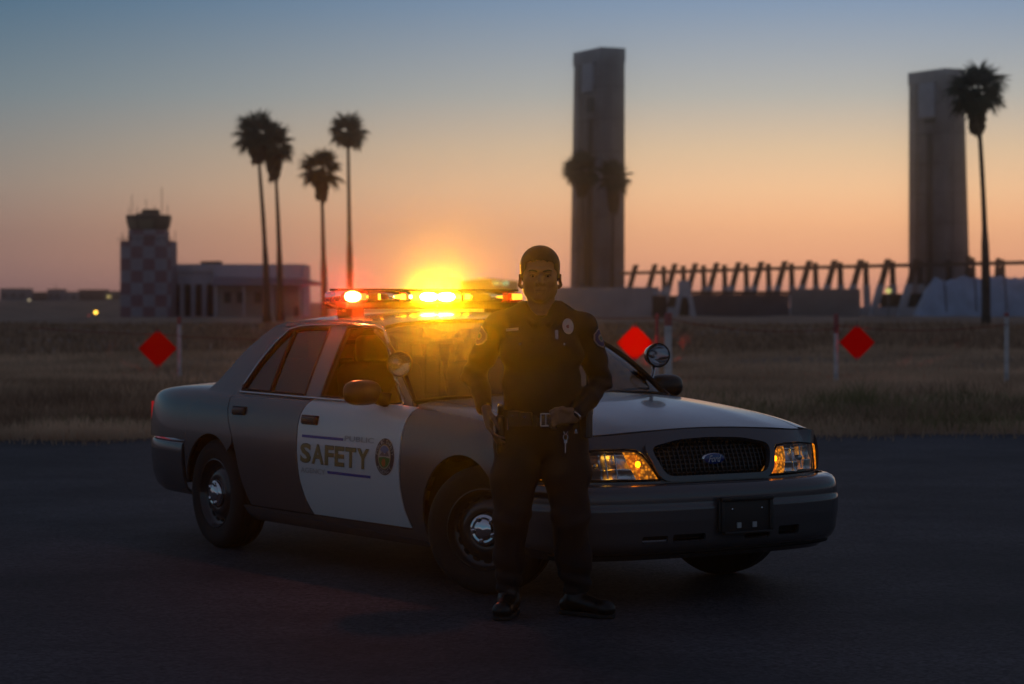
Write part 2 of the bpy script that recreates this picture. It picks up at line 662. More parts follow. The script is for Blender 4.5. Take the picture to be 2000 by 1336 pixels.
ORD = ['first', 'second', 'third', 'fourth', 'fifth', 'sixth', 'seventh', 'eighth', 'ninth', 'tenth', 'eleventh', 'twelfth', 'thirteenth']
SPOTS = {0: 'hangar frame nearest the tower behind the officer, smallest of the row', NB - 1: 'leaning hangar frame with the yellow lamp beside it', NB: 'leaning hangar frame touching the foot of the palm side tower'}
for i in range(NB + 1):
    s_ = (i + .62) / (NB + .35)
    p = A + row * s_
    D = p[1]
    Zt = zat(510, 430)
    zt = zat(tops_v[i], D)
    zb = zat(534 - 16 * s_, D)
    lab = SPOTS.get(i, 'concrete hangar frame under the long beam, %s counted from the tower behind the officer' % ORD[i])
    t = thing('leaning_bent', lab, 'hangar bent', (p[0], p[1], 0), 0, 'leaning hangar frames carrying the long beam')
    lean = 3.1
    f = zt
    zs = f * .56
    def along(z):
        return -lean * (1 - z / f)
    mb = MB()
    bar(mb, (pu[0] * along(zs), pu[1] * along(zs), zs), (0, 0, zt), .85, .8, pu)
    mb.build('leaning_post', m_timber, t)
    mb = MB()
    o1 = 6.3
    bar(mb, (pu[0] * (o1 + .15), pu[1] * (o1 + .15), zs), (pu[0] * o1, pu[1] * o1, zt - .25), .72, .8, pu)
    mb.build('upright_post', m_timber, t)
    mb = MB()
    bar(mb, (pu[0] * along(0), pu[1] * along(0), 0), (pu[0] * along(zs), pu[1] * along(zs), zs), 1.05, .9, pu)
    mb.build('leaning_leg', m_conc_l, t)
    mb = MB()
    bar(mb, (pu[0] * (o1 + .45), pu[1] * (o1 + .45), 0), (pu[0] * (o1 + .15), pu[1] * (o1 + .15), zs), .95, .9, pu)
    mb.build('upright_leg', m_conc_l, t)
    mb = MB()
    mb.box((pu[0] * 1.9, pu[1] * 1.9, .75), (10.6, .82, 1.5), math.atan2(pu[1], pu[0]))
    mb.build('plinth', m_conc_l, t)
    mb = MB()
    mb.box((pu[0] * 3.1, pu[1] * 3.1, zb), (6.6, .4, .45), math.atan2(pu[1], pu[0]))
    mb.build('cross_tie', m_timber, t)
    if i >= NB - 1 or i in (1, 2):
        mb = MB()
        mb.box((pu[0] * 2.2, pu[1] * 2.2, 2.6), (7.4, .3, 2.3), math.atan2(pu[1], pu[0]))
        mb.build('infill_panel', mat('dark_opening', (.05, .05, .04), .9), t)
# the long beam lies on the frames
mb = MB()
pts = []
for s_ in np.linspace(-.02, 1.34, 18):
    p = A + row * s_
    zb = zat(534 - 16 * s_, p[1])
    pts.append((p[0], p[1], zb))
v, f = [], []
for (x, y, z) in pts:
    for dx, dz in ((-.25, -.3), (.25, -.3), (.25, .3), (-.25, .3)):
        v.append((x + pu[0] * dx, y + pu[1] * dx, z + dz))
for i in range(len(pts) - 1):
    for k in range(4):
        f.append((4 * i + k, 4 * i + (k + 1) % 4, 4 * i + 4 + (k + 1) % 4, 4 * i + 4 + k))
mb.add(v, f)
tag(mb.build('long_beam', m_timber), 'long dark horizontal beam carried along the row of hangar frames', 'beam')
# two stub frames right of the second tower
for u, D, hh in ((1893, 398, 500), (1951, 394, 504)):
    p = at(u, D)
    t = thing('ruined_bent', 'short dark frame stub right of the big palm trunk' if u > 1925 else 'dark frame stub between the palm side tower and the big palm trunk', 'hangar bent', p, 0, 'frame stubs behind the tarped mound')
    mb = MB()
    bar(mb, (-.9, 0, 0), (-.15, 0, zat(hh, D)), .7, .6, (1, 0))
    mb.build('leaning_post', m_timber, t)
    mb = MB()
    bar(mb, (1.0, 0, 0), (.55, 0, zat(hh + 3, D)), .6, .6, (1, 0))
    mb.build('upright_post', m_timber, t)
    mb = MB()
    bar(mb, (.1, 0, 3.5), (.2, 0, zat(522, D)), 1.5, .5, (1, 0))
    mb.build('web_panel', m_conc_d, t)

# ------------------------------------------------------------------ walls in front of the frames
m_wall = mat('pale_wall_render', (.50, .45, .46), .9, var=.2, scale=.3, bump=.2, bscale=2, spec=.2)
m_wall_b = mat('brown_grey_wall_render', (.30, .27, .26), .9, var=.2, scale=.3, bump=.2, bscale=2, spec=.2)


def wall(label, u0, u1, D, vt, n, m, cap=None, group=None):
    p0, p1 = at(u0, D), at(u1, D)
    H = zat(vt, D)
    W = p1.x - p0.x
    t = thing('boundary_wall', label, 'wall', ((p0.x + p1.x) / 2, D, 0), 0, group)
    pw = W / n
    for i in range(n):
        mb = MB()
        mb.box((-W / 2 + pw * (i + .5), .03 * (i % 2), H / 2), (pw - .025, .35, H + random.uniform(-.03, .03)))
        mb.build('wall_panel', m, t)
    if cap:
        mb = MB()
        mb.box((0, 0, H + .28), (W + .5, 1.3, .5))
        mb.build('coping', cap, t)
    return t


wall('pale panelled wall at the foot of the tower behind the officer', 1040, 1287, 350, 561, 5, m_wall)
wall('dark low wall with a darker overhanging cap under the hangar frames', 1352, 1541, 385, 575, 4, mat('dark_wall_render', (.17, .15, .165), .9, var=.25, scale=.3, spec=.2), m_timber)
wall('brown grey wall block between the dark wall and the lit frames', 1545, 1680, 372, 564, 3, m_wall_b)
# small dark kiosk at the end of the pale wall
p = at(1288, 340)
t = thing('utility_kiosk', 'small dark box kiosk at the right end of the pale wall', 'kiosk', p)
mb = MB()
mb.box((0, 0, zat(578, 340) / 2), (2.0, 1.6, zat(578, 340)))
mb.build('cabinet', mat('dark_paint', (.045, .04, .04), .7), t)
mb = MB()
mb.box((.3, 0, zat(578, 340) + .4), (2.3, 1.9, .7), None, .1)
mb.build('roof_cap', m_conc_l, t)
p = at(1336, 345)
t = thing('concrete_pier', 'pale concrete pier between the dark kiosk and the dark low wall', 'pier', p)
for dx, name in ((-.75, 'leaning_leg'), (.9, 'upright_leg')):
    mb = MB()
    bar(mb, (dx * 1.6, 0, 0), (dx * .8, 0, 3.3), .7, .6, (1, 0))
    mb.build(name, m_conc_l, t)
mb = MB()
mb.box((0, 0, 4.3), (1.7, .6, 2.0))
mb.build('cap_block', m_conc_l, t)
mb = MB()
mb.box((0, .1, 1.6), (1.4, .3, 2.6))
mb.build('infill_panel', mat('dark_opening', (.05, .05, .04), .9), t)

# ------------------------------------------------------------------ mound under pale tarps
m_tarp = mat('pale_blue_tarp', (.42, .50, .66), .55, var=.25, scale=.4, bump=.5, bscale=2.5)
D = 378.
x0, x1 = at(1783, D).x, at(2075, D).x
Ht = zat(541, D)
tm = thing('covered_mound', 'long soil mound covered with pale blue tarps at the right edge', 'mound', (0, D, 0))
n_s = 5
edges = np.linspace(x0, x1, n_s + 1)


def mound_z(x, t):
    """t 0..1 over the section from front foot to back foot"""
    up = np.clip((x - x0) / 3.1, 0, 1) ** .8
    h = Ht * up * (1 + .03 * np.sin(x * 1.1) - .02 * np.sin(x * 3.1)) - .55 * np.exp(-((x - (x0 + 5.6)) / 1.5) ** 2)
    return h * np.sin(PI * np.clip(t, 0, 1)) ** .75


for i in range(n_s):
    xs_ = np.linspace(edges[i] - (.25 if i else 0), edges[i + 1], 14)
    ts = np.linspace(0, 1, 15)
    v, f = [], []
    for a in xs_:
        for b in ts:
            z = float(mound_z(a, b)) + .035 * (i % 2) + .06 * math.sin(a * 5 + b * 9) * math.sin(PI * b)
            v.append((a + .5 * b, -3.2 + 8 * b, max(z, 0)))
    for a in range(len(xs_) - 1):
        for b in range(len(ts) - 1):
            q = a * len(ts) + b
            f.append((q, q + len(ts), q + len(ts) + 1, q + 1))
    mesh_obj('tarp_sheet', v, f, m_tarp, tm, True)
for i in range(1, n_s):
    mb = MB()
    pts = [(edges[i] + .5 * b, -3.2 + 8 * b, max(float(mound_z(edges[i], b)), 0) + .1) for b in np.linspace(0.02, .6, 9)]
    mb.tube(pts, .09, 6)
    mb.build('tie_rope', mat('dark_rope', (.05, .05, .06), .9), tm)

# ------------------------------------------------------------------ control tower and its building
D = 350.
m_tower = bpy.data.materials.new('checker_paint')
m_tower.use_nodes = True
nt = m_tower.node_tree
b = nt.nodes['Principled BSDF']
tcn = nt.nodes.new('ShaderNodeTexCoord')
ck = nt.nodes.new('ShaderNodeTexChecker')
ck.inputs['Scale'].default_value = 1 / 1.75
ck.inputs['Color1'].default_value = (.47, .45, .50, 1)
ck.inputs['Color2'].default_value = (.30, .10, .11, 1)
mp = nt.nodes.new('ShaderNodeMapping')
mp.inputs['Location'].default_value = (.35, .01, .21)
nt.links.new(tcn.outputs['Object'], mp.inputs[0])
nt.links.new(mp.outputs[0], ck.inputs['Vector'])
nz = nt.nodes.new('ShaderNodeTexNoise')
nz.inputs['Scale'].default_value = .6
nz.inputs['Detail'].default_value = 6
nt.links.new(tcn.outputs['Object'], nz.inputs['Vector'])
mxn = nt.nodes.new('ShaderNodeMix')
mxn.data_type = 'RGBA'
nzs = nt.nodes.new('ShaderNodeMath')
nzs.operation = 'MULTIPLY'
nzs.inputs[1].default_value = 1.0
nt.links.new(nz.outputs['Fac'], nzs.inputs[0])
nt.links.new(nzs.outputs[0], mxn.inputs['Factor'])
nt.links.new(ck.outputs['Color'], mxn.inputs['A'])
mxn.inputs['B'].default_value = (.33, .25, .27, 1)
nt.links.new(mxn.outputs['Result'], b.inputs['Base Color'])
b.inputs['Roughness'].default_value = .9
m_white_b = mat('faded_white_paint', (.62, .61, .68), .85, var=.2, scale=.3, spec=.2)
m_dkglass = mat('dark_window_glass', (.03, .035, .035), .25, spec=.5)
S = D / 4722
ct = thing('control_tower', 'checkered red and white control tower beside the low pillared building', 'tower', at(284, D))


def cbox(name, u0, u1, v0, v1, y0, y1, m, parent):
    mb = MB()
    cx = ((u0 + u1) / 2 - 284) * S
    z0, z1 = zat(v1, D), zat(v0, D)
    z0 = max(z0, 0) if v1 >= 615 else z0
    mb.box((cx, (y0 + y1) / 2, (z0 + z1) / 2), ((u1 - u0) * S, y1 - y0, z1 - z0))
    return mb.build(name, m, parent)


cbox('lower_shaft', 235, 333, 470, 621, 0, 7.0, m_tower, ct)
cbox('upper_shaft', 249, 319, 448, 470, .8, 6.2, m_tower, ct)
mb = MB()
nn = 8
v = []
for (r0, vv) in ((35, 449), (43, 424)):
    for k_ in range(nn):
        th = 2 * PI * (k_ + .5) / nn
        v.append((r0 * S * 1.06 * math.cos(th), 3.5 + r0 * S * 1.06 * math.sin(th), zat(vv, D)))
f = [(k_, (k_ + 1) % nn, nn + (k_ + 1) % nn, nn + k_) for k_ in range(nn)] + [tuple(range(nn - 1, -1, -1)), tuple(range(nn, 2 * nn))]
mb.add(v, f)
cab = mb.build('cab', mat('cab_band', (.10, .09, .085), .8), ct)
for k_ in range(nn):
    a0, a1 = 2 * PI * (k_ + .58) / nn, 2 * PI * (k_ + 1.42) / nn
    v = []
    for (r0, vv, a) in ((37.6, 446, a0), (37.6, 446, a1), (42.2, 428, a1), (42.2, 428, a0)):
        v.append((r0 * S * 1.075 * math.cos(a), 3.5 + r0 * S * 1.075 * math.sin(a), zat(vv, D)))
    mesh_obj('cab_window', v, [(0, 1, 2, 3)], mat('cab_window_glass', (.09, .085, .075), .3) if k_ not in (4, 5) else mat('cab_window_pale', (.20, .18, .13), .4), cab)
mb = MB()
mb.lathe([(0, 0), (46 * S, 0), (46 * S, .35), (0, .6)], 8, Matrix.Translation((0, 3.5, zat(424, D))) @ Matrix.Rotation(PI / 8, 4, 'Z'))
mb.build('cab_roof', mat('cab_roof_dark', (.06, .055, .055), .8), ct)
mb = MB()
mb.box(((288 - 284) * S, 3.5, zat(414, D)), (2.5, 1.5, 1.0), None, .2)
mb.box(((272 - 284) * S, 3.2, zat(418, D)), (1.6, 1.2, .5))
mb.build('rooftop_equipment', MATS['cab_roof_dark'], ct)
for u, v0, v1 in ((252, 380, 420), (262, 402, 420), (280, 388, 410), (296, 400, 408), (311, 365, 420), (322, 398, 424), (246, 404, 424), (233, 452, 472), (337, 450, 472)):
    mb = MB()
    mb.tube([((u - 284) * S, 3.0, zat(v1, D)), ((u - 284) * S, 3.0, zat(v0, D))], .05, 5)
    mb.build('antenna', MATS['cab_roof_dark'], ct)
mb = MB()
for du in np.linspace(-52, 52, 9):
    mb.tube([(du * S, -.1, zat(471, D)), (du * S, -.1, zat(465, D))], .04, 4)
mb.tube([(-52 * S, -.1, zat(465, D)), (52 * S, -.1, zat(465, D))], .045, 4)
mb.build('balcony_rail', MATS['cab_roof_dark'], ct)

bd = thing('terminal_building', 'low pale building with tall dark window slots beside the control tower', 'building', at(284, D))
cbox('pillared_wall', 270, 409, 517, 621, 7.02, 16, m_white_b, bd)
cbox('parapet', 268, 410, 514, 530, 6.72, 7.0, m_white_b, bd)
for u in (289, 311, 332, 354, 376, 399):
    cbox('tall_window', u - 6, u + 6, 554, 618, 6.93, 7.0, mat('window_brown', (.05, .03, .03), .5), bd)
for u in (278, 300, 321.5, 343, 365, 387.5):
    cbox('pilaster', u - 3, u + 3, 554, 621, 6.6, 7.01, m_white_b, bd)
cbox('main_block', 411, 588, 515, 621, 3.6, 16, mat('lilac_wall', (.56, .54, .64), .88, var=.15, scale=.25, spec=.2), bd)
cbox('lower_front', 413, 586, 556, 621, 2.9, 3.6, mat('shaded_wall', (.38, .33, .31), .9, var=.2, scale=.3, spec=.2), bd)  # browner wall colour paints in the shadow under the canopy
mb = MB()
v = []
for (u, vv, y) in ((412, 540, 3.55), (590, 543, 3.55), (640, 555, .6), (412, 555, .6), (412, 544, 3.55), (590, 547, 3.55), (640, 558, .6), (412, 558, .6)):
    v.append(((u - 284) * S, y, zat(vv, D)))
mb.add(v, [(0, 1, 2, 3), (7, 6, 5, 4), (0, 4, 5, 1), (1, 5, 6, 2), (2, 6, 7, 3), (3, 7, 4, 0)])
mb.build('canopy', mat('canopy_roof', (.20, .19, .25), .8), bd)
for u in (420, 475, 530, 585, 632):
    cbox('canopy_post', u - 1.2, u + 1.2, 557, 621, .7, 1.0, m_white_b, bd)
for u in (440, 465, 500):
    cbox('window', u - 7, u + 7, 570, 592, 2.84, 2.9, m_dkglass, bd)
cbox('door', 571, 582, 598, 621, 2.84, 2.9, MATS['dark_paint'], bd)
mb = MB()
mb.box(((400 - 284) * S, 8, zat(515, D) + .25), (3, 2, .5))
mb.build('roof_unit', MATS['cab_roof_dark'], bd)

# ------------------------------------------------------------------ far buildings along the left horizon and behind the car
FAR = [(0, 52, 565, 900, (.30, .31, .34), 'flat roofed grey shed at the far left edge'), (54, 92, 572, 930, (.10, .09, .09), 'dark low hangar in the far left row'),
       (93, 118, 566, 900, (.22, .23, .28), 'blue grey block with a mast in the far left row'), (120, 152, 571, 960, (.42, .42, .44), 'white low shed in the far left row'),
       (154, 203, 567, 940, (.11, .10, .12), 'dark long warehouse in the far left row'), (205, 236, 570, 900, (.33, .32, .28), 'cream shed with a lit window beside the control tower')]
m_fw = mat('far_window', (.03, .03, .035), .4)
for (u0, u1, vt, D, c, lab) in FAR:
    p0, p1 = at(u0, D), at(u1, D)
    W = p1.x - p0.x
    z0 = float(gh((p0.x + p1.x) / 2, D)) - .3
    H = zat(vt, D)
    t = thing('far_building', lab, 'building', ((p0.x + p1.x) / 2, D, z0), 0, 'low buildings along the left horizon')
    mc = mat('far_wall_%d' % u0, c, .9, var=.15, scale=.15, spec=.1)
    mb = MB()
    mb.box((0, 6, (H - z0) / 2), (W, 12, H - z0))
    mb.build('wall', mc, t)
    mb = MB()
    mb.box((0, 6, H - z0 + .15), (W + .6, 12.6, .3))
    mb.build('roof', MATS['cab_roof_dark'], t)
    nw = max(2, int(W / 2.6))
    for k_ in range(nw):
        mb = MB()
        mb.box((-W / 2 + W * (k_ + .5) / nw, -.03, (H - z0) * .52), (W / nw * .5, .06, (H - z0) * .28))
        lit = (u0 == 205 and k_ == nw - 2)
        mb.build('window', m_fw if not lit else emitter('lit_window_pane', (1, .75, .25), .5), t)
    if u0 == 93:
        mb = MB()
        mb.tube([(0, 4, H - z0), (0, 4, H - z0 + 2.2)], .09, 5)
        mb.build('mast', MATS['cab_roof_dark'], t)
for (u0, u1, vt, D, c, lab) in ((702, 830, 571, 900, (.10, .09, .09), 'long dark shed on the horizon behind the light bar'), (900, 1012, 549, 800, (.13, .12, .13), 'dark hangar with two pale green lit panels behind the light bar')):
    p0, p1 = at(u0, D), at(u1, D)
    W = p1.x - p0.x
    z0 = float(gh((p0.x + p1.x) / 2, D)) - .3
    H = zat(vt, D)
    t = thing('far_building', lab, 'building', ((p0.x + p1.x) / 2, D, z0), 0, None)
    mc = mat('far_wall_%d' % u0, c, .9, var=.15, scale=.15, spec=.1)
    mb = MB()
    mb.box((0, 6, (H - z0) / 2), (W, 12, H - z0))
    mb.build('wall', mc, t)
    mb = MB()
    mb.prism([(-.3, 0), (W + .3, 0), (W / 2, 1.6)], -.3, 12.3, lambda q, h: (q[0] - W / 2, h, H - z0 + q[1] * .6))
    mb.build('roof', MATS['cab_roof_dark'], t)
    if u0 == 900:
        for k_, cc in enumerate(((.75, .8, .3), (.45, .85, .5))):
            mb = MB()
            mb.box(((969 + 18 * k_ - 956) * D / 4722, -.05, zat(553, D) - z0), (2.3, .08, 1.2))
            mb.build('lit_panel', emitter('lit_panel_%d' % k_, cc, .55), t)

# ------------------------------------------------------------------ small field lamps
m_post = mat('grey_post_paint', (.20, .20, .20), .7)


def lamp(label, u, v, D, r, col, strength, h0=None):
    p = at(u, D)
    g = float(gh(p.x, D)) if h0 is None else h0
    z = zat(v, D)
    t = thing('field_lamp', label, 'lamp', (p.x, D, g), 0, 'small lit field lamps')
    mb = MB()
    mb.tube([(0, 0, 0), (0, 0, z - g - r)], r * .25, 6)
    mb.build('post', m_post, t)
    mb = MB()
    mb.lathe([(0, -r * .9), (r * .5, -r * .8), (r * .92, -r * .35), (r, 0), (r * .9, r * .4), (r * .5, r * .85), (0, r)], 12, Matrix.Translation((0, 0, z - g)))
    mb.build('globe', emitter('lamp_glow_%d' % u, col, strength), t, smooth=True)
    mb = MB()
    mb.lathe([(0, r * .8), (r * .8, r * .8), (r * .6, r * 1.3), (0, r * 1.4)], 10, Matrix.Translation((0, 0, z - g)))
    mb.build('cap', MATS['cab_roof_dark'], t)


lamp('small amber lamp glowing in the dark field left of the control tower', 187, 610, 240, .17, (1, .55, .06), 5)
lamp('tiny dim red marker lamp just left of the amber field lamp', 174, 616, 232, .10, (.7, .12, .10), .35)
lamp('tiny pale lamp in front of the far left sheds', 57, 586, 600, .38, (1, .8, .5), .45)
lamp('small yellow lamp between the last two hangar frames', 1735, 568, 380, .45, (.9, .85, .25), .75)

# ------------------------------------------------------------------ fan palms
m_trunk = mat('palm_trunk_bark', (.13, .105, .085), .95, var=.4, scale=3, bump=.6, bscale=6, spec=.1)
m_skirt = mat('dead_palm_leaves', (.10, .07, .045), .95, var=.4, scale=4, spec=.1)
m_frond = mat('palm_frond_green', (.055, .065, .032), .7, var=.4, scale=3, color2=(.03, .038, .018), spec=.3)


def frond_mesh():
    """a petiole and a folded fan of pointed segments; grows along +X, 1 m long"""
    mb = MB()
    mb.tube([(0, 0, 0), (.2, 0, .03), (.45, 0, .04)], [.014, .011, .008], 4)
    n = 13
    for k_ in range(n):
        a = (k_ / (n - 1) - .5) * math.radians(250)
        r = .56 * (1 - .28 * abs(k_ / (n - 1) - .5) * 2)
        w = .050
        d = Vector((math.cos(a), math.sin(a), 0))
        e = Vector((-d.y, d.x, 0))
        o = Vector((.45, 0, .04))
        m1 = o + d * r * .55 + Vector((0, 0, .012))
        tip = o + d * r + Vector((0, 0, -.10 - .05 * (k_ % 3)))
        mb.add([tuple(o), tuple(m1 + e * w - Vector((0, 0, .03))), tuple(m1), tuple(m1 - e * w - Vector((0, 0, .03))), tuple(tip)],
               [(0, 1, 2), (0, 2, 3), (2, 1, 4), (3, 2, 4)])
    me = bpy.data.meshes.new('frond')
    me.from_pydata(mb.v, [], mb.f)
    me.materials.append(m_frond)
    return me


FROND = frond_mesh()


def palm(label, u_base, v_base, u_top, v_top, D, R, skirt, n_fr, seed, lean_mid=0., wide=1., group='fan palms on the airfield'):
    """(u_top, v_top) is the growing point of the crown, R the crown radius, skirt the length of the hanging dead leaves"""
    r_ = random.Random(seed)
    b_ = at(u_base, D)
    b_.z = float(gh(b_.x, D))
    tp = Vector(((u_top - 1000) / 4722 * D, D, zat(v_top, D)))
    t = thing('palm_tree', label, 'palm tree', b_, 0, group)
    H = tp - b_
    pts, rad = [], []
    for i in range(15):
        s_ = i / 14
        p_ = Vector((H.x * (s_ ** 1.25) + lean_mid * math.sin(PI * s_), 0, H.z * s_))
        pts.append(p_)
        rr = .36 * (1 - .55 * s_) * (1.0 if s_ < .42 else .80) * wide
        rad.append(rr * (1 + .05 * math.sin(i * 7.1 + seed)) * (1.25 if i == 0 else 1))
    mb = MB()
    mb.tube(pts, rad, 9)
    mb.build('trunk', m_trunk, t, smooth=True)
    top = pts[-1]
    # skirt of hanging dead leaves
    mb = MB()
    for k_ in range(110):
        th = r_.uniform(0, 2 * PI)
        z0 = -r_.uniform(0, .75) * skirt
        rr = R * .34 * (1 - .55 * (-z0 / max(skirt, .01)) ** 1.2) * r_.uniform(.7, 1.1)
        l = skirt * r_.uniform(.25, .4)
        w = R * .10
        c, s__ = math.cos(th), math.sin(th)
        o = top + Vector((c * rr * .6, s__ * rr * .6, z0))
        q = top + Vector((c * rr, s__ * rr, z0 - l * .5))
        e = top + Vector((c * rr * .75, s__ * rr * .75, z0 - l))
        sd = Vector((-s__, c, 0)) * w
        mb.add([tuple(o), tuple(q + sd), tuple(e), tuple(q - sd)], [(0, 1, 2, 3)])
    mb.build('dead_leaf_skirt', m_skirt, t, fix=False)
    for k_ in range(n_fr):
        f_ = (k_ + .5) / n_fr
        th = k_ * 2.39996 + r_.uniform(-.3, .3)
        elev = math.radians(82 - 128 * f_ ** .8 + r_.uniform(-10, 10))
        Ln = R * r_.uniform(.86, 1.12)
        o = bpy.data.objects.new('frond', FROND)
        COL.objects.link(o)
        o.parent = t
        o.location = top + Vector((0, 0, R * .05))
        o.rotation_mode = 'XYZ'
        o.matrix_local = Matrix.Translation(o.location) @ Matrix.Rotation(th, 4, 'Z') @ Matrix.Rotation(-elev, 4, 'Y') @ Matrix.Rotation(r_.uniform(-.5, .5), 4, 'X') @ Matrix.Diagonal((Ln, Ln * .92, Ln, 1))
    return t


palm('tall fan palm, leftmost of the group beyond the low building', 522, 630, 502, 268, 225, 2.75, 2.6, 31, 1, .1)
palm('tall fan palm whose crown touches the leftmost one, set slightly lower', 547, 628, 536, 290, 232, 2.6, 3.2, 31, 2, .1)
palm('shorter fan palm with long dead leaf skirt, between the pair and the tall single', 634, 624, 628, 338, 228, 2.6, 2.6, 29, 3)
palm('slender tall fan palm standing alone right above the red lamp', 684, 624, 680, 262, 236, 2.4, 1.2, 30, 4)
palm('large dark fan palm beside the right tower', 1926, 642, 1907, 185, 170, 2.5, 2.8, 42, 5, .12, .95)
palm('fan palm in front of the left half of the tower behind the officer', 1146, 616, 1136, 338, 362, 3.7, 3.6, 30, 6)
palm('fan palm in front of the right half of the tower behind the officer', 1196, 616, 1198, 352, 368, 3.4, 5.0, 30, 7)

# ------------------------------------------------------------------ stakes, rope and flags along the apron
m_stake = mat('pale_stake_paint', (.72, .67, .64), .7, var=.3, scale=6)
m_stake_r = mat('faded_red_paint', (.50, .16, .15), .7, var=.3, scale=6)
m_flag = bpy.data.materials.new('red_flag_fabric')
m_flag.use_nodes = True
nt = m_flag.node_tree
b = nt.nodes['Principled BSDF']
b.inputs['Base Color'].default_value = (.80, .004, .003, 1)
b.inputs['Roughness'].default_value = .8
b.inputs['Specular IOR Level'].default_value = .1
tl = nt.nodes.new('ShaderNodeBsdfTranslucent')
tl.inputs[0].default_value = (1., .004, .003, 1)
mx_ = nt.nodes.new('ShaderNodeMixShader')
mx_.inputs[0].default_value = .8
nt.links.new(b.outputs[0], mx_.inputs[1])
nt.links.new(tl.outputs[0], mx_.inputs[2])
nt.links.new(mx_.outputs[0], nt.nodes['Material Output'].inputs[0])

STK = [(350, 46., 618, 'pale stake with a red top at the left behind the trunk of the car'), (1283, 45.5, 612, 'thin reddish stake just left of the thicker pale stake by the far spotlight'),
       (1305, 42.5, 611, 'thick pale stake with a red top behind the far spotlight'), (1633, 42.5, 613, 'pale stake with a red top left of the rightmost red flag'), (1966, 42.0, 611, 'plain pale stake near the right edge')]
stk = {}
for (u, D, vt, lab) in STK:
    p = at(u, D)
    g = float(gh(p.x, D))
    H = zat(vt, D) - g
    t = thing('marker_stake', lab, 'stake', (p.x, D, g), 0, 'stakes along the edge of the apron')
    r = .066 if u == 1305 else (.035 if u == 1283 else .042)
    hr = H * {1966: .05, 1283: .6, 1633: .26, 1305: .16}.get(u, .12)
    mb = MB()
    mb.lathe([(0, 0), (r, 0), (r, H - hr)], 10)
    mb.build('pole', m_stake, t, auto=True)
    mb = MB()
    mb.lathe([(r, H - hr), (r * 1.05, H - hr + .004), (r * 1.05, H - .01), (r * .8, H), (0, H)], 10)
    mb.build('painted_top', m_stake_r, t, auto=True)
    stk[u] = Vector((p.x, D, g + H))


def sag(a, b, s_, n=24):
    return [tuple(a.lerp(b, i / n) - Vector((0, 0, s_ * 4 * (i / n) * (1 - i / n)))) for i in range(n + 1)]


m_rope = mat('red_barrier_rope', (.30, .05, .045), .9, spec=.1)
off = Vector((0, -.06, -.14))
a0 = at(60, 46)
a0.z = zat(640, 46)
mb = MB()
mb.tube(sag(a0, stk[350] + Vector((0, -.05, -.36)), .02), .006, 5)
mb.tube(sag(stk[350] + Vector((0, -.05, -.38)), Vector((-2.4, 44.5, zat(665, 44.5))), .03), .006, 5)
tag(mb.build('barrier_rope', m_rope), 'thin red rope strung behind the trunk of the car', 'rope')
mb = MB()
mb.tube(sag(at(1120, 44.) + Vector((0, 0, zat(619, 44.))), stk[1305] + Vector((0, -.07, -.09)), .02), .006, 5)
mb.tube(sag(stk[1305] + Vector((0, -.07, -.10)), stk[1633] + Vector((0, -.06, -.26)), .12), .006, 5)
mb.tube(sag(stk[1633] + Vector((0, -.06, -.2)), stk[1966] + Vector((0, -.05, -.2)), .10), .006, 5)
tag(mb.build('barrier_rope', m_rope), 'thin red rope strung between the stakes right of the officer', 'rope')
for (u, v, D, hd, rot, lab) in ((308, 681, 45.6, .365, .05, 'red diamond flag left of the trunk of the car'), (1240, 670, 43.6, .335, -.04, 'bright red diamond flag between the officer and the far spotlight'), (1674, 669, 42.3, .315, .02, 'dark red diamond flag beside the right hand stake')):
    p = at(u, D)
    t = thing('diamond_flag', lab, 'flag', (p.x, D, zat(v, D)), rot, 'red diamond flags on the rope')
    n = 9
    v_, f_ = [], []
    for i in range(n):
        for j in range(n):
            a, b_ = i / (n - 1) - .5, j / (n - 1) - .5
            x, z = (a - b_) * hd, (a + b_) * hd
            v_.append((x, .012 * math.sin(x * 9 + u) + .01 * math.sin(z * 7), z))
    for i in range(n - 1):
        for j in range(n - 1):
            q = i * n + j
            f_.append((q, q + n, q + n + 1, q + 1))
    mesh_obj('fabric', v_, f_, m_flag, t, True)
    mb = MB()
    for dz in (.88, -.88):
        mb.lathe([(.012, -.004), (.022, 0), (.012, .004)], 10, Matrix.Translation((0, -.006, hd * dz)) @ Matrix.Rotation(PI / 2, 4, 'X'))
    mb.build('grommet', mat('dull_metal', (.3, .3, .32), .4, 1.), t)
    mb = MB()
    mb.tube([(0, .0, hd * .86), (0, .0, hd + .06)], .006, 5)
    mb.build('hanger', MATS['dark_rope'], t)

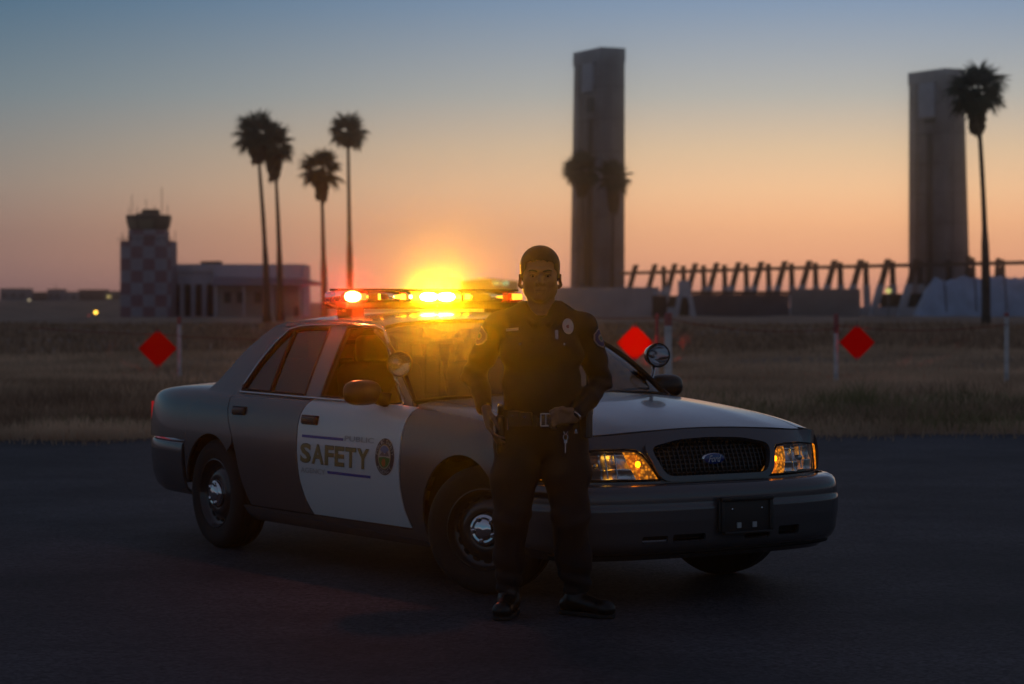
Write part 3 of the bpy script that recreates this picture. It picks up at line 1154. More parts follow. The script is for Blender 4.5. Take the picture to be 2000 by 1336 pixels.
# ------------------------------------------------------------------ the dusk air
m_haze = bpy.data.materials.new('haze')
m_haze.use_nodes = True
nt = m_haze.node_tree
for n in list(nt.nodes):
    nt.nodes.remove(n)
pv = nt.nodes.new('ShaderNodeVolumePrincipled')
pv.inputs['Color'].default_value = (.94, .92, .92, 1)
pv.inputs['Density'].default_value = HAZE_D
pv.inputs['Anisotropy'].default_value = HAZE_G
out = nt.nodes.new('ShaderNodeOutputMaterial')
nt.links.new(pv.outputs[0], out.inputs['Volume'])
mb = MB()
mb.box((0, 965, 31.5), (2600, 2100, 67))
hz = mb.build('haze', m_haze)
tag(hz, 'thin dusk haze filling the air over the airfield', 'haze', kind='stuff')
for o in COL.objects:
    if o.parent is None and o.get('kind') in ('structure', 'stuff') and not o.get('label'):
        o['label'] = {'ground': 'dark open field ground reaching the horizon', 'asphalt_apron': 'dark grainy asphalt apron under the car', 'sealed_crack': 'faint dark sealed seam in the asphalt', 'grass_edge': 'dry straw coloured grass along the edge of the asphalt',
                      'green_weeds': 'dark green weeds in clumps behind the apron edge', 'brown_stalks': 'brown dead stalks standing among the weeds', 'dry_grass': 'pale dry grass covering the near field', 'distant_grass': 'dull brown grass on the distant field'}.get(o.name.split('.')[0], o.name.replace('_', ' ') + ' of the airfield')
# ================================================================== POLICE CAR
CAR = thing('police_car', 'dark grey police sedan with white front doors and lit light bar behind the officer', 'car', (0.5172, 13.0635, 0), -0.99056)
m_paint = mat('car_paint_grey', (.125, .118, .124), .24, metal=.4, coat=.4, coat_rough=.05, spec=.35)
m_white = mat('car_paint_white', (.72, .71, .70), .4, coat=1., coat_rough=.03)
m_trim = mat('black_trim', (.014, .0135, .0135), .7, spec=.2)
m_rubber = mat('tyre_rubber', (.02, .019, .019), .85, var=.3, scale=30, bump=.2, bscale=120)
m_chrome = mat('chrome', (.75, .75, .77), .08, metal=1.)
m_bright = mat('bright_trim', (.55, .55, .57), .18, metal=1.)
m_under = mat('underbody_black', (.008, .008, .008), .9)
m_inter = mat('interior_cloth', (.010, .009, .009), .85, var=.3, scale=40)
g_tint = glass('tinted_glass', (.03, .028, .03), 0., 1.55)
g_clear = glass('clear_glass', (.80, .82, .82), 0., 1.5)
g_lens = glass('clear_lens', (.92, .92, .92), .0, 1.45)
g_amber = glass('amber_lens', (1., .42, .03), .05, 1.45, (1., .30, .012), .6)
g_amber_marker = glass('amber_lens_edge', (1., .40, .03), .05, 1.45, (1., .34, .01), .8)  # marker lens is given a glow of its own
m_tail = mat('tail_lens_red', (.55, .01, .01), .15, coat=1., emit=(1, .01, .005), estr=.22)


def nspline(xk, yk):
    """natural cubic spline through (xk, yk) -> vectorised function"""
    xk, yk = np.asarray(xk, float), np.asarray(yk, float)
    n = len(xk)
    h = np.diff(xk)
    A_ = np.zeros((n, n))
    r = np.zeros(n)
    A_[0, 0] = A_[-1, -1] = 1
    for i in range(1, n - 1):
        A_[i, i - 1], A_[i, i], A_[i, i + 1] = h[i - 1], 2 * (h[i - 1] + h[i]), h[i]
        r[i] = 6 * ((yk[i + 1] - yk[i]) / h[i] - (yk[i] - yk[i - 1]) / h[i - 1])
    m = np.linalg.solve(A_, r)

    def fn(x):
        x = np.clip(np.asarray(x, float), xk[0], xk[-1])
        i = np.clip(np.searchsorted(xk, x) - 1, 0, n - 2)
        d = h[i]
        a, b_ = (xk[i + 1] - x) / d, (x - xk[i]) / d
        return a * yk[i] + b_ * yk[i + 1] + ((a ** 3 - a) * m[i] + (b_ ** 3 - b_) * m[i + 1]) * d * d / 6
    return fn


XS = [-4.36, -4.15, -3.9, -3.68, -3.35, -2.8, -2.0, -1.0, -.5, 0.0, .4, .75, .95]
f_W = nspline(XS, [.63, .775, .885, .938, .966, .982, .988, .988, .985, .975, .958, .905, .84])
f_S = nspline(XS, [.845, .895, .925, .940, .953, .958, .955, .950, .940, .903, .860, .800, .755])
f_C = nspline(XS, [.940, .978, 1.002, 1.016, 1.028, 1.035, 1.035, 1.03, 1.022, .992, .950, .893, .850])


def controls(x):
    W, S_, C_ = f_W(x), f_S(x), f_C(x)
    ys = [.88, .935, .972, .993, 1.0, .992, .972, .940, .860, .68, .40, .13]
    z = [.19 + 0 * x, .225 + 0 * x, .34 + 0 * x, .47 + 0 * x, .61 + 0 * x, .61 + (S_ - .61) * .46, .61 + (S_ - .61) * .82, S_ + .012,
         S_ + .036, S_ + (C_ - S_) * .62, C_ - .010, C_ + .001]
    cy = [k * W for k in ys]
    return cy + [-c for c in cy[::-1]], z + z[::-1]


def body(x, s):
    """car body section at station x; s = 0 rocker on the left side (+y) ... 11.5 centre line ... 23 right rocker"""
    x = np.asarray(x, float)
    s = np.clip(np.asarray(s, float), 0, 23)
    x, s = np.broadcast_arrays(x, s)
    cy, cz = controls(x)
    cy = np.stack([cy[0]] + cy + [cy[-1]], 0)
    cz = np.stack([cz[0]] + cz + [cz[-1]], 0)
    i = np.clip(np.floor(s).astype(int), 0, 22)
    t = s - i
    w = [(1 - t) ** 3 / 6, (3 * t ** 3 - 6 * t ** 2 + 4) / 6, (-3 * t ** 3 + 3 * t ** 2 + 3 * t + 1) / 6, t ** 3 / 6]
    def pick(c, j):
        return np.take_along_axis(c.reshape(len(c), -1), j.reshape(1, -1), 0).reshape(x.shape)
    y = sum(w[k] * pick(cy, np.clip(i + k, 0, 25)) for k in range(4))
    z = sum(w[k] * pick(cz, np.clip(i + k, 0, 25)) for k in range(4))
    return np.stack([x, y, z], -1)


S_TAB = np.linspace(0, 8.2, 165)


def s_of(x, z):
    """side parameter s of height z at station x (left side)"""
    p = body(np.full(S_TAB.shape, float(x)), S_TAB)
    return float(np.interp(z, p[:, 2], S_TAB))


def s_of_y(x, y):
    st = np.linspace(6.5, 11.5, 120)
    p = body(np.full(st.shape, float(x)), st)
    return float(np.interp(-y, -p[:, 1], st))


def resample(poly, step, closed=True):
    out = []
    n = len(poly)
    for i in range(n if closed else n - 1):
        a, b_ = np.array(poly[i], float), np.array(poly[(i + 1) % n], float)
        k = max(1, int(math.ceil(np.linalg.norm(b_ - a) / step)))
        for j in range(k):
            out.append(a + (b_ - a) * j / k)
    if not closed:
        out.append(np.array(poly[-1], float))
    return out


def inside(pts, poly):
    pts = np.asarray(pts)
    poly = np.asarray(poly)
    x, y = pts[:, 0], pts[:, 1]
    c = np.zeros(len(pts), bool)
    n = len(poly)
    for i in range(n):
        x0, y0 = poly[i]
        x1, y1 = poly[(i + 1) % n]
        cond = (y0 > y) != (y1 > y)
        with np.errstate(divide='ignore', invalid='ignore'):
            c ^= cond & (x < (x1 - x0) * (y - y0) / (y1 - y0 + 1e-30) + x0)
    return c


def seg_dist(pts, poly):
    pts = np.asarray(pts)
    d = np.full(len(pts), 1e9)
    n = len(poly)
    for i in range(n):
        a, b_ = np.asarray(poly[i]), np.asarray(poly[(i + 1) % n])
        ab = b_ - a
        t = np.clip(((pts - a) @ ab) / (ab @ ab + 1e-20), 0, 1)
        d = np.minimum(d, np.linalg.norm(pts - (a + t[:, None] * ab), axis=1))
    return d


def fd_normals(surf, ab, flip):
    e = 1e-3
    a, b_ = ab[:, 0], ab[:, 1]
    da = surf(a + e, b_) - surf(a - e, b_)
    db = surf(a, b_ + e) - surf(a, b_ - e)
    n = np.cross(da, db)
    n /= np.linalg.norm(n, axis=1)[:, None] + 1e-12
    return -n if flip else n


def panel(name, outline, surf, m, parent, asp=1., step=.035, flange=.014, off=0., flip=False, holes=(), mirror=False, solid=False):
    """sheet over the parametric surface surf(a, b), cut along outline; asp scales b so that steps are even in space.
    Edges are rolled inwards by flange so that panel gaps read as gaps."""
    sc = np.array([1., asp])
    loops = [resample([np.array(p) * sc for p in outline], step)] + [resample([np.array(p) * sc for p in h], step) for h in holes]
    pts = [p for l in loops for p in l]
    edges, k = [], 0
    for l in loops:
        edges += [(k + i, k + (i + 1) % len(l)) for i in range(len(l))]
        k += len(l)
    L0 = np.array(loops[0])
    lo, hi = L0.min(0), L0.max(0)
    gx, gy = np.meshgrid(np.arange(lo[0] + step / 2, hi[0], step), np.arange(lo[1] + step / 2, hi[1], step))
    g = np.stack([gx.ravel(), gy.ravel()], 1)
    if len(g):
        ok = inside(g, loops[0]) & (seg_dist(g, loops[0]) > step * .45)
        for h in loops[1:]:
            ok &= ~inside(g, h) & (seg_dist(g, h) > step * .45)
        g = g[ok]
    allp = [Vector((float(p[0]), float(p[1]))) for p in pts] + [Vector((float(p[0]), float(p[1]))) for p in g]
    vo, eo, fo, ov, oe, of = delaunay_2d_cdt(allp, edges, [], 0, 1e-6)
    vo = np.array([(p.x, p.y) for p in vo])
    tri = np.array([list(t) for t in fo if len(t) == 3])
    cen = vo[tri].mean(1)
    keep = inside(cen, loops[0])
    for h in loops[1:]:
        keep &= ~inside(cen, h)
    tri = tri[keep]
    ab = vo / sc
    P_ = surf(ab[:, 0], ab[:, 1])
    N_ = fd_normals(surf, ab, flip)
    P_ = P_ + N_ * off
    # orientation
    t0 = tri[0]
    tn = np.cross(P_[tri[:, 1]] - P_[tri[:, 0]], P_[tri[:, 2]] - P_[tri[:, 0]])
    bad = (tn * N_[tri[:, 0]]).sum(1) < 0
    tri[bad] = tri[bad][:, ::-1]
    V_, F_, NN = [P_], [tri.tolist()], [N_]
    faces = tri.tolist()
    nv = len(P_)
    if flange:
        inv = {}
        for i, l in enumerate(ov):
            for q in l:
                inv[q] = i
        k = 0
        for li, l in enumerate(loops):
            idx = [inv[k + i] for i in range(len(l))]
            k += len(l)
            P1 = P_[idx]
            n1 = N_[idx]
            # outward direction in the surface
            tang = np.roll(P1, -1, 0) - np.roll(P1, 1, 0)
            o = np.cross(tang, n1)
            o /= np.linalg.norm(o, axis=1)[:, None] + 1e-12
            area = np.sum(np.array(l)[:, 0] * np.roll(np.array(l)[:, 1], -1) - np.roll(np.array(l)[:, 0], -1) * np.array(l)[:, 1])
            r1 = P1 - n1 * flange * .25
            r2 = P1 - n1 * flange
            m_ = len(idx)
            base = nv
            V_ += [P1, r2]
            nn = o
            # choose sign away from the panel centre
            NN += [nn, nn]
            nv += 2 * m_
            for i in range(m_):
                j = (i + 1) % m_
                faces.append([base + i, base + j, base + m_ + j, base + m_ + i])
    V_ = np.concatenate(V_)
    NN = np.concatenate(NN)
    res = []
    for mir in ((False, True) if mirror else (False,)):
        v, n, f = V_.copy(), NN.copy(), faces
        if mir:
            v[:, 1] *= -1
            n[:, 1] *= -1
            f = [q[::-1] for q in faces]
        o = mesh_obj(name, v, f, m, parent, True)
        nn = len(P_)
        # smooth sheet from the analytic normals, flat rolled edge
        cn = []
        me = o.data
        flat = [len(p.vertices) == 4 for p in me.polygons]
        me.polygons.foreach_set('use_smooth', [not x for x in flat])
        ln = np.zeros((len(me.loops), 3))
        for p in me.polygons:
            if len(p.vertices) == 4:
                for li in p.loop_indices:
                    ln[li] = p.normal
            else:
                for li in p.loop_indices:
                    ln[li] = n[me.loops[li].vertex_index]
        me.normals_split_custom_set([tuple(q) for q in ln])
        res.append(o)
    return res if mirror else res[0]


def side_poly(pts):
    """(x, z) points on the car's left side -> (x, s)"""
    return [(x, s_of(x, z)) for x, z in pts]


def arc(cx, cz, r, a0, a1, n=18):
    return [(cx + r * math.cos(math.radians(a)), cz + r * math.sin(math.radians(a))) for a in np.linspace(a0, a1, n)]


ASP = .11      # metres of surface per unit of s on the side
GAP = .005
# ---- doors: measured outlines (x, z) on the side of the car
fd_rear = [(-1.600, .963), (-1.66, .925), (-1.700, .866), (-1.712, .80), (-1.706, .65), (-1.678, .495), (-1.63, .385), (-1.565, .300)]
fd_front = [(-.484, .302), (-.527, .398), (-.552, .52), (-.556, .65), (-.548, .80), (-.525, .88), (-.475, .950)]
front_door_pts = fd_rear + fd_front
doors = panel('front_door', side_poly(front_door_pts), body, m_white, CAR, ASP, mirror=True, flip=True)
rd_front = [(x - .009, z) for x, z in fd_rear]
rd_rear = [(-2.36, .302), (-2.43, .43), (-2.492, .60), (-2.545, .70), (-2.605, .79), (-2.640, .864), (-2.645, .93), (-2.61, .968)]
rdoors = panel('rear_door', side_poly(rd_front + rd_rear), body, m_paint, CAR, ASP, mirror=True, flip=True)
FA, RA = (.045, .335), (-2.862, .335)
RW = .388
# ---- front fender
fender = [(x + .009, z) for x, z in fd_front[::-1]]
fender = fender + [(-.46, .24), (-.345, .238)] + [p for p in arc(FA[0], FA[1], RW, 194, 10, 26)] + [(.445, .45), (.45, .607), (.60, .612), (.655, .618), (.672, .70), (.676, .755)]
fp = side_poly(fender)
S_SEAM = 8.35
fp += [(.690, 7.6), (.704, 8.0)] + [(x, S_SEAM) for x in (.712, .6, .4, .2, 0., -.2, -.4, -.50)] + [(-.50, s_of(-.5, .955))]
fenders = panel('front_fender', fp, body, m_paint, CAR, ASP, mirror=True, flip=True)
# ---- rear quarter panel
quarter = [(x - .009, z) for x, z in rd_rear[3:]][::-1]
qp = quarter + [(-2.555, .66)] + arc(RA[0], RA[1], .372, 48, 172, 22) + [(-3.235, .40), (-3.24, .655), (-3.6, .652), (-3.95, .648), (-4.03, .646), (-4.05, .67), (-4.09, .868), (-4.20, .862)]
qp = side_poly(qp) + [(-4.20, S_SEAM + .1), (-3.9, S_SEAM + .1), (-3.6, S_SEAM + .1), (-3.3, S_SEAM + .1), (-3.06, S_SEAM + .1), (-3.03, 7.8), (-2.99, 7.35), (-2.8, 7.25), (-2.62, 7.2)]
quarters = panel('rear_quarter_panel', qp, body, m_paint, CAR, ASP, mirror=True, flip=True)
# ---- rocker panels
rock = [(-2.47, .292), (-.47, .292), (-.40, .23), (-.36, .205), (-2.40, .205)]
panel('rocker_panel', side_poly(rock), body, m_paint, CAR, ASP, mirror=True, flip=True)


# ---- hood
def x_hood(y):
    a = abs(y) / .85
    return .835 - .17 * a ** 4


hood = []
for sv in np.linspace(S_SEAM + .07, 23 - S_SEAM - .07, 41):
    x = .8
    for _ in range(12):
        y = float(body(x, sv)[1])
        x = x_hood(y)
    hood.append((x, sv))
HOOD_EDGE = [body(x, s) for x, s in hood]
hb = []
for sv in np.linspace(23 - S_SEAM - .07, S_SEAM + .07, 21):
    y = float(body(-.5, sv)[1])
    hb.append((-.50 + .13 * (1 - (y / .8) ** 2), sv))


def body_hood(x, s):
    """hood skin: two soft creases either side of the centre"""
    p = body(x, s)
    y = p[..., 1]
    b_ = .004 * np.exp(-((np.abs(y) - .47) / .13) ** 2) - .002 * np.exp(-(y / .30) ** 2)
    p = p.copy()
    p[..., 2] += b_ * np.clip((x + .6) / .5, 0, 1) * np.clip((1.0 - x) / .3, 0, 1)
    return p


panel('hood', hood + hb, body_hood, m_paint, CAR, .2, step=.04, flip=True)
# ---- trunk lid and rear face
tr = [(-3.475 + .43 * min(1.02, abs(float(body(-3.3, s)[1])) / .845) ** 2.6, s) for s in np.linspace(S_SEAM + .17, 23 - S_SEAM - .17, 21)]
tr += [(-4.20 - .11 * (1 - (float(body(-4.2, s)[1]) / .62) ** 2), s) for s in np.linspace(23 - S_SEAM - .17, S_SEAM + .17, 21)]
panel('trunk_lid', tr, body, m_paint, CAR, .2, step=.05, flip=True)


def rearface(y, z):
    y, z = np.asarray(y, float), np.asarray(z, float)
    return np.stack([-4.33 + .16 * (np.abs(y) / .65) ** 3 - .03 * (z - .8) ** 2 * 4 + .06 * (z - .62) / .33, y, z], -1)


panel('rear_panel', [(-.64, .62), (.64, .62), (.62, .86), (.4, .925), (0, .945), (-.4, .925), (-.62, .86)], rearface, m_paint, CAR, flip=True)


def taillamp(x, z):
    x, z = np.asarray(x, float), np.asarray(z, float)
    y = f_W(x) * .990
    return np.stack([x, y, z], -1)


panel('tail_lamp', [(-4.06, .67), (-4.33, .67), (-4.31, .84), (-4.10, .865)], taillamp, m_tail, CAR, mirror=True, step=.02, flip=True)

# ---- greenhouse
def yg(z):
    z = np.asarray(z, float)
    t = np.clip((z - .95) / .45, 0, 1)
    return .928 - .225 * t - .035 * t ** 2


def glasshouse(x, z):
    x, z = np.broadcast_arrays(np.asarray(x, float), np.asarray(z, float))
    y = yg(z)
    y = y - .045 * np.clip((-2.5 - x) / .9, 0, 1) ** 1.6 - .05 * np.clip((x + 1.3) / .85, 0, 1) ** 1.5
    return np.stack([x, y, z], -1)


ZR = .965
win_f = [(-1.545, ZR + .012), (-.69, ZR), (-.672, ZR + .02), (-.80, 1.06), (-1.02, 1.225), (-1.185, 1.338), (-1.235, 1.358), (-1.36, 1.370), (-1.55, 1.373), (-1.635, 1.370)]
win_r = [(-2.545, 1.005), (-2.53, ZR + .022), (-1.735, ZR + .014), (-1.79, 1.2), (-1.835, 1.366), (-2.05, 1.366), (-2.22, 1.358), (-2.315, 1.34), (-2.40, 1.26), (-2.48, 1.15)]
side_out = [(-.575, ZR - .01), (-.61, .992), (-.80, 1.112), (-1.06, 1.270), (-1.22, 1.362), (-1.30, 1.40), (-1.5, 1.412), (-2.1, 1.412), (-2.42, 1.398), (-2.54, 1.372), (-2.65, 1.31), (-2.76, 1.215), (-2.86, 1.118),
            (-2.945, 1.03), (-3.03, .975), (-3.0, .955), (-2.6, ZR - .01)]
panel('roof_pillars', side_out, glasshouse, m_paint, CAR, holes=(win_f, win_r), mirror=True, step=.03, flange=.03, flip=True)
# window panes: dark rear glass, small quarter light, front window lowered to its last few centimetres
qd_t, qd_b = (-2.262, 1.352), (-2.185, ZR + .016)
pane = [(-2.17, ZR + .0), (-1.72, ZR), (-1.78, 1.2), (-1.825, 1.376), (-2.05, 1.376), (-2.245, 1.362)]
qpane = [(-2.545, ZR + .0), (-2.20, ZR + .0), (-2.278, 1.36), (-2.33, 1.345), (-2.41, 1.265), (-2.49, 1.15), (-2.555, 1.0)]
panel('rear_door_window', pane, glasshouse, g_tint, CAR, mirror=True, step=.06, off=-.012, flange=0, flip=True)
panel('quarter_window', qpane, glasshouse, g_tint, CAR, mirror=True, step=.06, off=-.012, flange=0, flip=True)
panel('front_door_window', [(-1.56, ZR - .03), (-.66, ZR - .03), (-.67, ZR + .018), (-1.56, ZR + .022)], glasshouse, g_tint, CAR, mirror=True, step=.06, off=-.02, flange=0, flip=True)


def surf_tube(name, pts, surf, r, m, closed=False, off=.004, mirror=True, flip=True, parent=None, n=6):
    ab = np.array(resample(pts, .04, closed))
    P_ = surf(ab[:, 0], ab[:, 1]) + fd_normals(surf, ab, flip) * off
    for sgn in ((1, -1) if mirror else (1,)):
        mb = MB()
        mb.tube([(p[0], p[1] * sgn, p[2]) for p in P_], r, n, closed=closed)
        mb.build(name, m, parent or CAR, smooth=True)


surf_tube('belt_trim', [(-2.56, 1.0), (-2.545, ZR + .006), (-1.72, ZR - .002), (-.66, ZR - .010)], glasshouse, .009, m_bright)
surf_tube('window_surround', [(-2.555, 1.0), (-2.49, 1.15), (-2.41, 1.268), (-2.322, 1.35), (-2.22, 1.370), (-2.05, 1.378), (-1.5, 1.384), (-1.30, 1.378), (-1.20, 1.358), (-1.02, 1.24), (-.80, 1.073), (-.655, ZR)], glasshouse, .0075, m_bright)
surf_tube('window_seal', win_f, glasshouse, .010, m_trim, True, off=-.004)
surf_tube('window_seal', win_r, glasshouse, .010, m_trim, True, off=-.004)
surf_tube('quarter_divider', [qd_b, qd_t], glasshouse, .010, m_trim, off=-.006)


def roof(x, y):
    x, y = np.broadcast_arrays(np.asarray(x, float), np.asarray(y, float))
    zc2 = nspline([-2.85, -2.6, -2.2, -1.8, -1.4, -1.15], [1.372, 1.418, 1.452, 1.462, 1.447, 1.408])(x)
    u = np.abs(y) / .70
    return np.stack([x, y, zc2 - .045 * u ** 2.4 - .03 * u ** 8], -1)


def x_fr(y):
    return -1.215 - .095 * (y / .69) ** 2


def x_rr(y):
    return -2.72 + .16 * (y / .69) ** 2


yy = np.linspace(-.692, .692, 31)
panel('roof', [(x_fr(y), y) for y in yy] + [(x_rr(y), y) for y in yy[::-1]], roof, m_paint, CAR, step=.045, flip=False)


def ws(u, v):
    """windscreen: u -1..1 across, v 0 at the cowl .. 1 at the roof"""
    u, v = np.broadcast_arrays(np.asarray(u, float), np.asarray(v, float))
    yb, yt = .850 * u, .690 * u
    xb, zb = -.40 - .205 * u ** 2, 1.005 - .012 * u ** 2 - .02 * u ** 8
    xt = -1.215 - .095 * (yt / .69) ** 2
    zt_ = roof(xt, yt)[..., 2] - .012
    bul = np.sin(PI * v)
    return np.stack([xb + (xt - xb) * v + .028 * bul, yb + (yt - yb) * v, zb + (zt_ - zb) * v + .035 * bul], -1)


def rw(u, v):
    u, v = np.broadcast_arrays(np.asarray(u, float), np.asarray(v, float))
    yb, yt = .845 * u, .672 * u
    xb, zb = -3.46 + .47 * np.abs(u) ** 2.6, 1.03 - .035 * u ** 2
    xt = -2.72 + .16 * (yt / .69) ** 2
    zt_ = roof(xt, yt)[..., 2] - .012
    bul = np.sin(PI * v)
    return np.stack([xb + (xt - xb) * v - .02 * bul, yb + (yt - yb) * v, zb + (zt_ - zb) * v + .03 * bul], -1)


sq = [(-1, 0), (1, 0), (1, 1), (-1, 1)]
panel('windscreen', sq, ws, glass('windscreen_glass', (.32, .32, .32), 0., 1.5), CAR, 1., step=.06, flange=0)
panel('rear_window', sq, rw, g_tint, CAR, 1., step=.06, flange=0, flip=True)
for fn, nm in ((ws, 'windscreen_seal'), (rw, 'rear_window_seal')):
    surf_tube(nm, sq, fn, .012, m_trim, True, off=0., mirror=False)
surf_tube('pillar_trim', [(1.0, .0), (1.0, .98)], ws, .015, m_trim, off=-.004, mirror=True, n=10)
surf_tube('pillar_trim', [(1.0, .0), (1.0, .98)], rw, .022, m_paint, off=-.010, mirror=True, n=10)
for s0 in (-.55, .25):
    surf_tube('wiper', [(s0, .02), (s0 + .62, .075)], ws, .008, m_trim, off=.012, mirror=False)
mb = MB()
for i in range(20):
    u0, u1 = -1 + .1 * i, -1 + .1 * (i + 1)
    a, b_ = ws(u0, -.015), ws(u1, -.015)
    mb.add([tuple(a), tuple(b_), (b_[0] + .09, b_[1], b_[2] - .03), (a[0] + .09, a[1], a[2] - .03)], [(0, 1, 2, 3)])
mb.build('cowl_grille', m_trim, CAR)

# ---- front face between the hood edge and the bumper
HE = np.array(HOOD_EDGE)
o_ = np.argsort(HE[:, 1])
f_hx = nspline(HE[o_, 1][::2], HE[o_, 0][::2])
f_hz = nspline(HE[o_, 1][::2], HE[o_, 2][::2])
ZB = .603


def plan(y):
    return .955 - .235 * (np.abs(y) / .85) ** 3.6


def face(y, z):
    y, z = np.broadcast_arrays(np.asarray(y, float), np.asarray(z, float))
    yc = np.clip(y, -.80, .80)
    zt_ = f_hz(yc) - .006
    xt = np.minimum(f_hx(yc), plan(y) - .015)
    v = np.clip((zt_ - z) / (zt_ - ZB), -.2, 1.2)
    xb = plan(y)
    # quadratic Bezier: leaves the hood edge pointing forward, runs down to the bumper
    k = xb - .012
    x = (1 - v) ** 2 * xt + 2 * v * (1 - v) * k + v ** 2 * xb
    return np.stack([x, y, z], -1)


YT = np.linspace(-.905, .905, 47)
top = [(float(y), float(f_hz(np.clip(y, -.8, .8)) - .007 - (max(0, abs(y) - .8)) * .25)) for y in YT]
face_out = top + [(.907, .66), (.905, ZB), (-.905, ZB), (-.907, .66)]


def rounded(poly, r, n=5):
    out = []
    m_ = len(poly)
    for i in range(m_):
        p0, p1, p2 = (np.array(poly[(i + k_) % m_], float) for k_ in (-1, 0, 1))
        d0, d2 = p0 - p1, p2 - p1
        rr = min(r, .45 * np.linalg.norm(d0), .45 * np.linalg.norm(d2))
        a, b_ = p1 + d0 / np.linalg.norm(d0) * rr, p1 + d2 / np.linalg.norm(d2) * rr
        for t in np.linspace(0, 1, n):
            out.append(tuple((1 - t) ** 2 * a + 2 * t * (1 - t) * p1 + t ** 2 * b_))
    return out


gr_out = rounded([(-.425, .795), (-.22, .832), (0, .840), (.22, .832), (.425, .795), (.355, .612), (-.355, .612)], .06)
gr_in = rounded([(-.385, .775), (-.2, .808), (0, .815), (.2, .808), (.385, .775), (.325, .637), (-.325, .637)], .05)
HLB, HLT = .622, .768
hl = [(.352, HLB + .002), (.395, .70), (.425, .745), (.455, .768), (.52, HLT + .006), (.66, HLT + .004), (.785, .762), (.80, .70), (.815, HLB)]
hlm = [(-y, z) for y, z in hl][::-1]
mk = [(.822, HLB), (.807, .70), (.793, .762), (.855, .750), (.888, .70), (.892, HLB + .006)]
mkm = [(-y, z) for y, z in mk][::-1]
mk_hole = [(.808, HLB - .004), (.79, .766), (.84, .758), (.859, .70), (.856, HLB)]
panel('header_panel', face_out, face, m_paint, CAR, holes=(gr_out, [(.347, HLB - .006), (.388, .70), (.42, .752), (.452, .776), (.52, HLT + .013), (.66, HLT + .011), (.860, .756), (.894, .70), (.897, HLB - .006)],
                                                             [(-.897, HLB - .006), (-.894, .70), (-.860, .756), (-.66, HLT + .011), (-.52, HLT + .013), (-.452, .776), (-.42, .752), (-.388, .70), (-.347, HLB - .006)]), step=.03, flange=.05, flip=False)
# grille: body coloured surround, dark core, mesh bars, badge
gs = panel('grille', gr_out, lambda y, z: face(y, z), m_paint, CAR, holes=(gr_in,), step=.02, flange=.03, off=.022)


def core(y, z):
    p = face(y, z).copy()
    p[..., 0] -= .045
    return p


panel('grille_core', gr_in, core, m_under, gs, step=.05, flange=0)
m_mesh = mat('grille_mesh_black', (.02, .018, .017), .3, coat=.6)
for i in range(27):
    y = -.375 + .75 * i / 26
    zz = [z for z in np.linspace(.63, .82, 25) if inside([(y, z)], gr_in)[0]]
    if len(zz) > 2:
        mb = MB()
        P_ = core(np.full(2, y), np.array([zz[0], zz[-1]]))
        P_ = core(np.full(6, y), np.linspace(zz[0], zz[-1], 6))
        mb.tube([(p[0] + .028, p[1], p[2]) for p in P_], .0034, 5)
        mb.build('grille_bar', m_mesh, gs, smooth=True)
for z in np.linspace(.652, .80, 8):
    yyv = [y for y in np.linspace(-.42, .42, 85) if inside([(y, z)], gr_in)[0]]
    if len(yyv) > 2:
        mb = MB()
        P_ = core(np.linspace(yyv[0], yyv[-1], 14), np.full(14, z))
        mb.tube([(p[0] + .022, p[1], p[2]) for p in P_], .0034, 5)
        mb.build('grille_bar', m_mesh, gs, smooth=True)
m_blue = mat('badge_blue', (.014, .04, .20), .25, coat=1.)
xb = float(face(0., .716)[0])
mb = MB()
Mx = Matrix.Translation((xb - .022, .012, .716)) @ Matrix.Rotation(PI / 2, 4, 'Y') @ Matrix.Diagonal((.42, 1, 1, 1))
mb.lathe([(0, .012), (.060, .012), (.066, .010), (.074, .004), (.074, -.02), (0, -.02)], 40, Mx)
mb.build('badge_rim', m_chrome, gs, auto=True)
mb = MB()
mb.lathe([(0, .016), (.05, .0155), (.064, .0125), (.064, .0), (0, 0)], 40, Mx)
mb.build('badge_oval', m_blue, gs, auto=True)


def text_mesh(body_, shear=0., bold=0.):
    cu = bpy.data.curves.new('txt', 'FONT')
    cu.body = body_
    cu.size = 1
    cu.shear = shear
    cu.offset = bold
    cu.resolution_u = 3
    ob = bpy.data.objects.new('txt', cu)
    COL.objects.link(ob)
    dg = bpy.context.evaluated_depsgraph_get()
    me = bpy.data.meshes.new_from_object(ob.evaluated_get(dg))
    v = np.array([tuple(p.co) for p in me.vertices])
    f = [tuple(p.vertices) for p in me.polygons]
    bpy.data.objects.remove(ob)
    bpy.data.curves.remove(cu)
    bpy.data.meshes.remove(me)
    lo, hi = v.min(0), v.max(0)
    v = (v - lo) / np.maximum(hi - lo, 1e-6)
    return v, f


v, f = text_mesh('Ford', .35, .014)
mesh_obj('badge_script', [(xb - .022 + .0172, .012 + (p[0] - .5) * .082, .716 + (p[1] - .5) * .034) for p in v], f, mat('badge_script_white', (.55, .56, .6), .4), gs)

# ---- headlamps
m_refl = mat('lamp_reflector', (.86, .88, .92), .28, metal=1., bump=.35, bscale=38)
m_bulb = emitter('amber_bulb', (1., .50, .05), 9.)


def lampback(y, z, d=.075):
    p = face(y, z).copy()
    y_, z_ = np.asarray(y, float), np.asarray(z, float)
    ay = np.abs(y_)
    dd = .02 + .05 * np.abs(np.sin((ay - .44) * 17)) + .015 * np.abs(np.sin(z_ * 42))
    p[..., 0] -= dd * np.clip((.87 - ay) / .1, .2, 1)
    return p


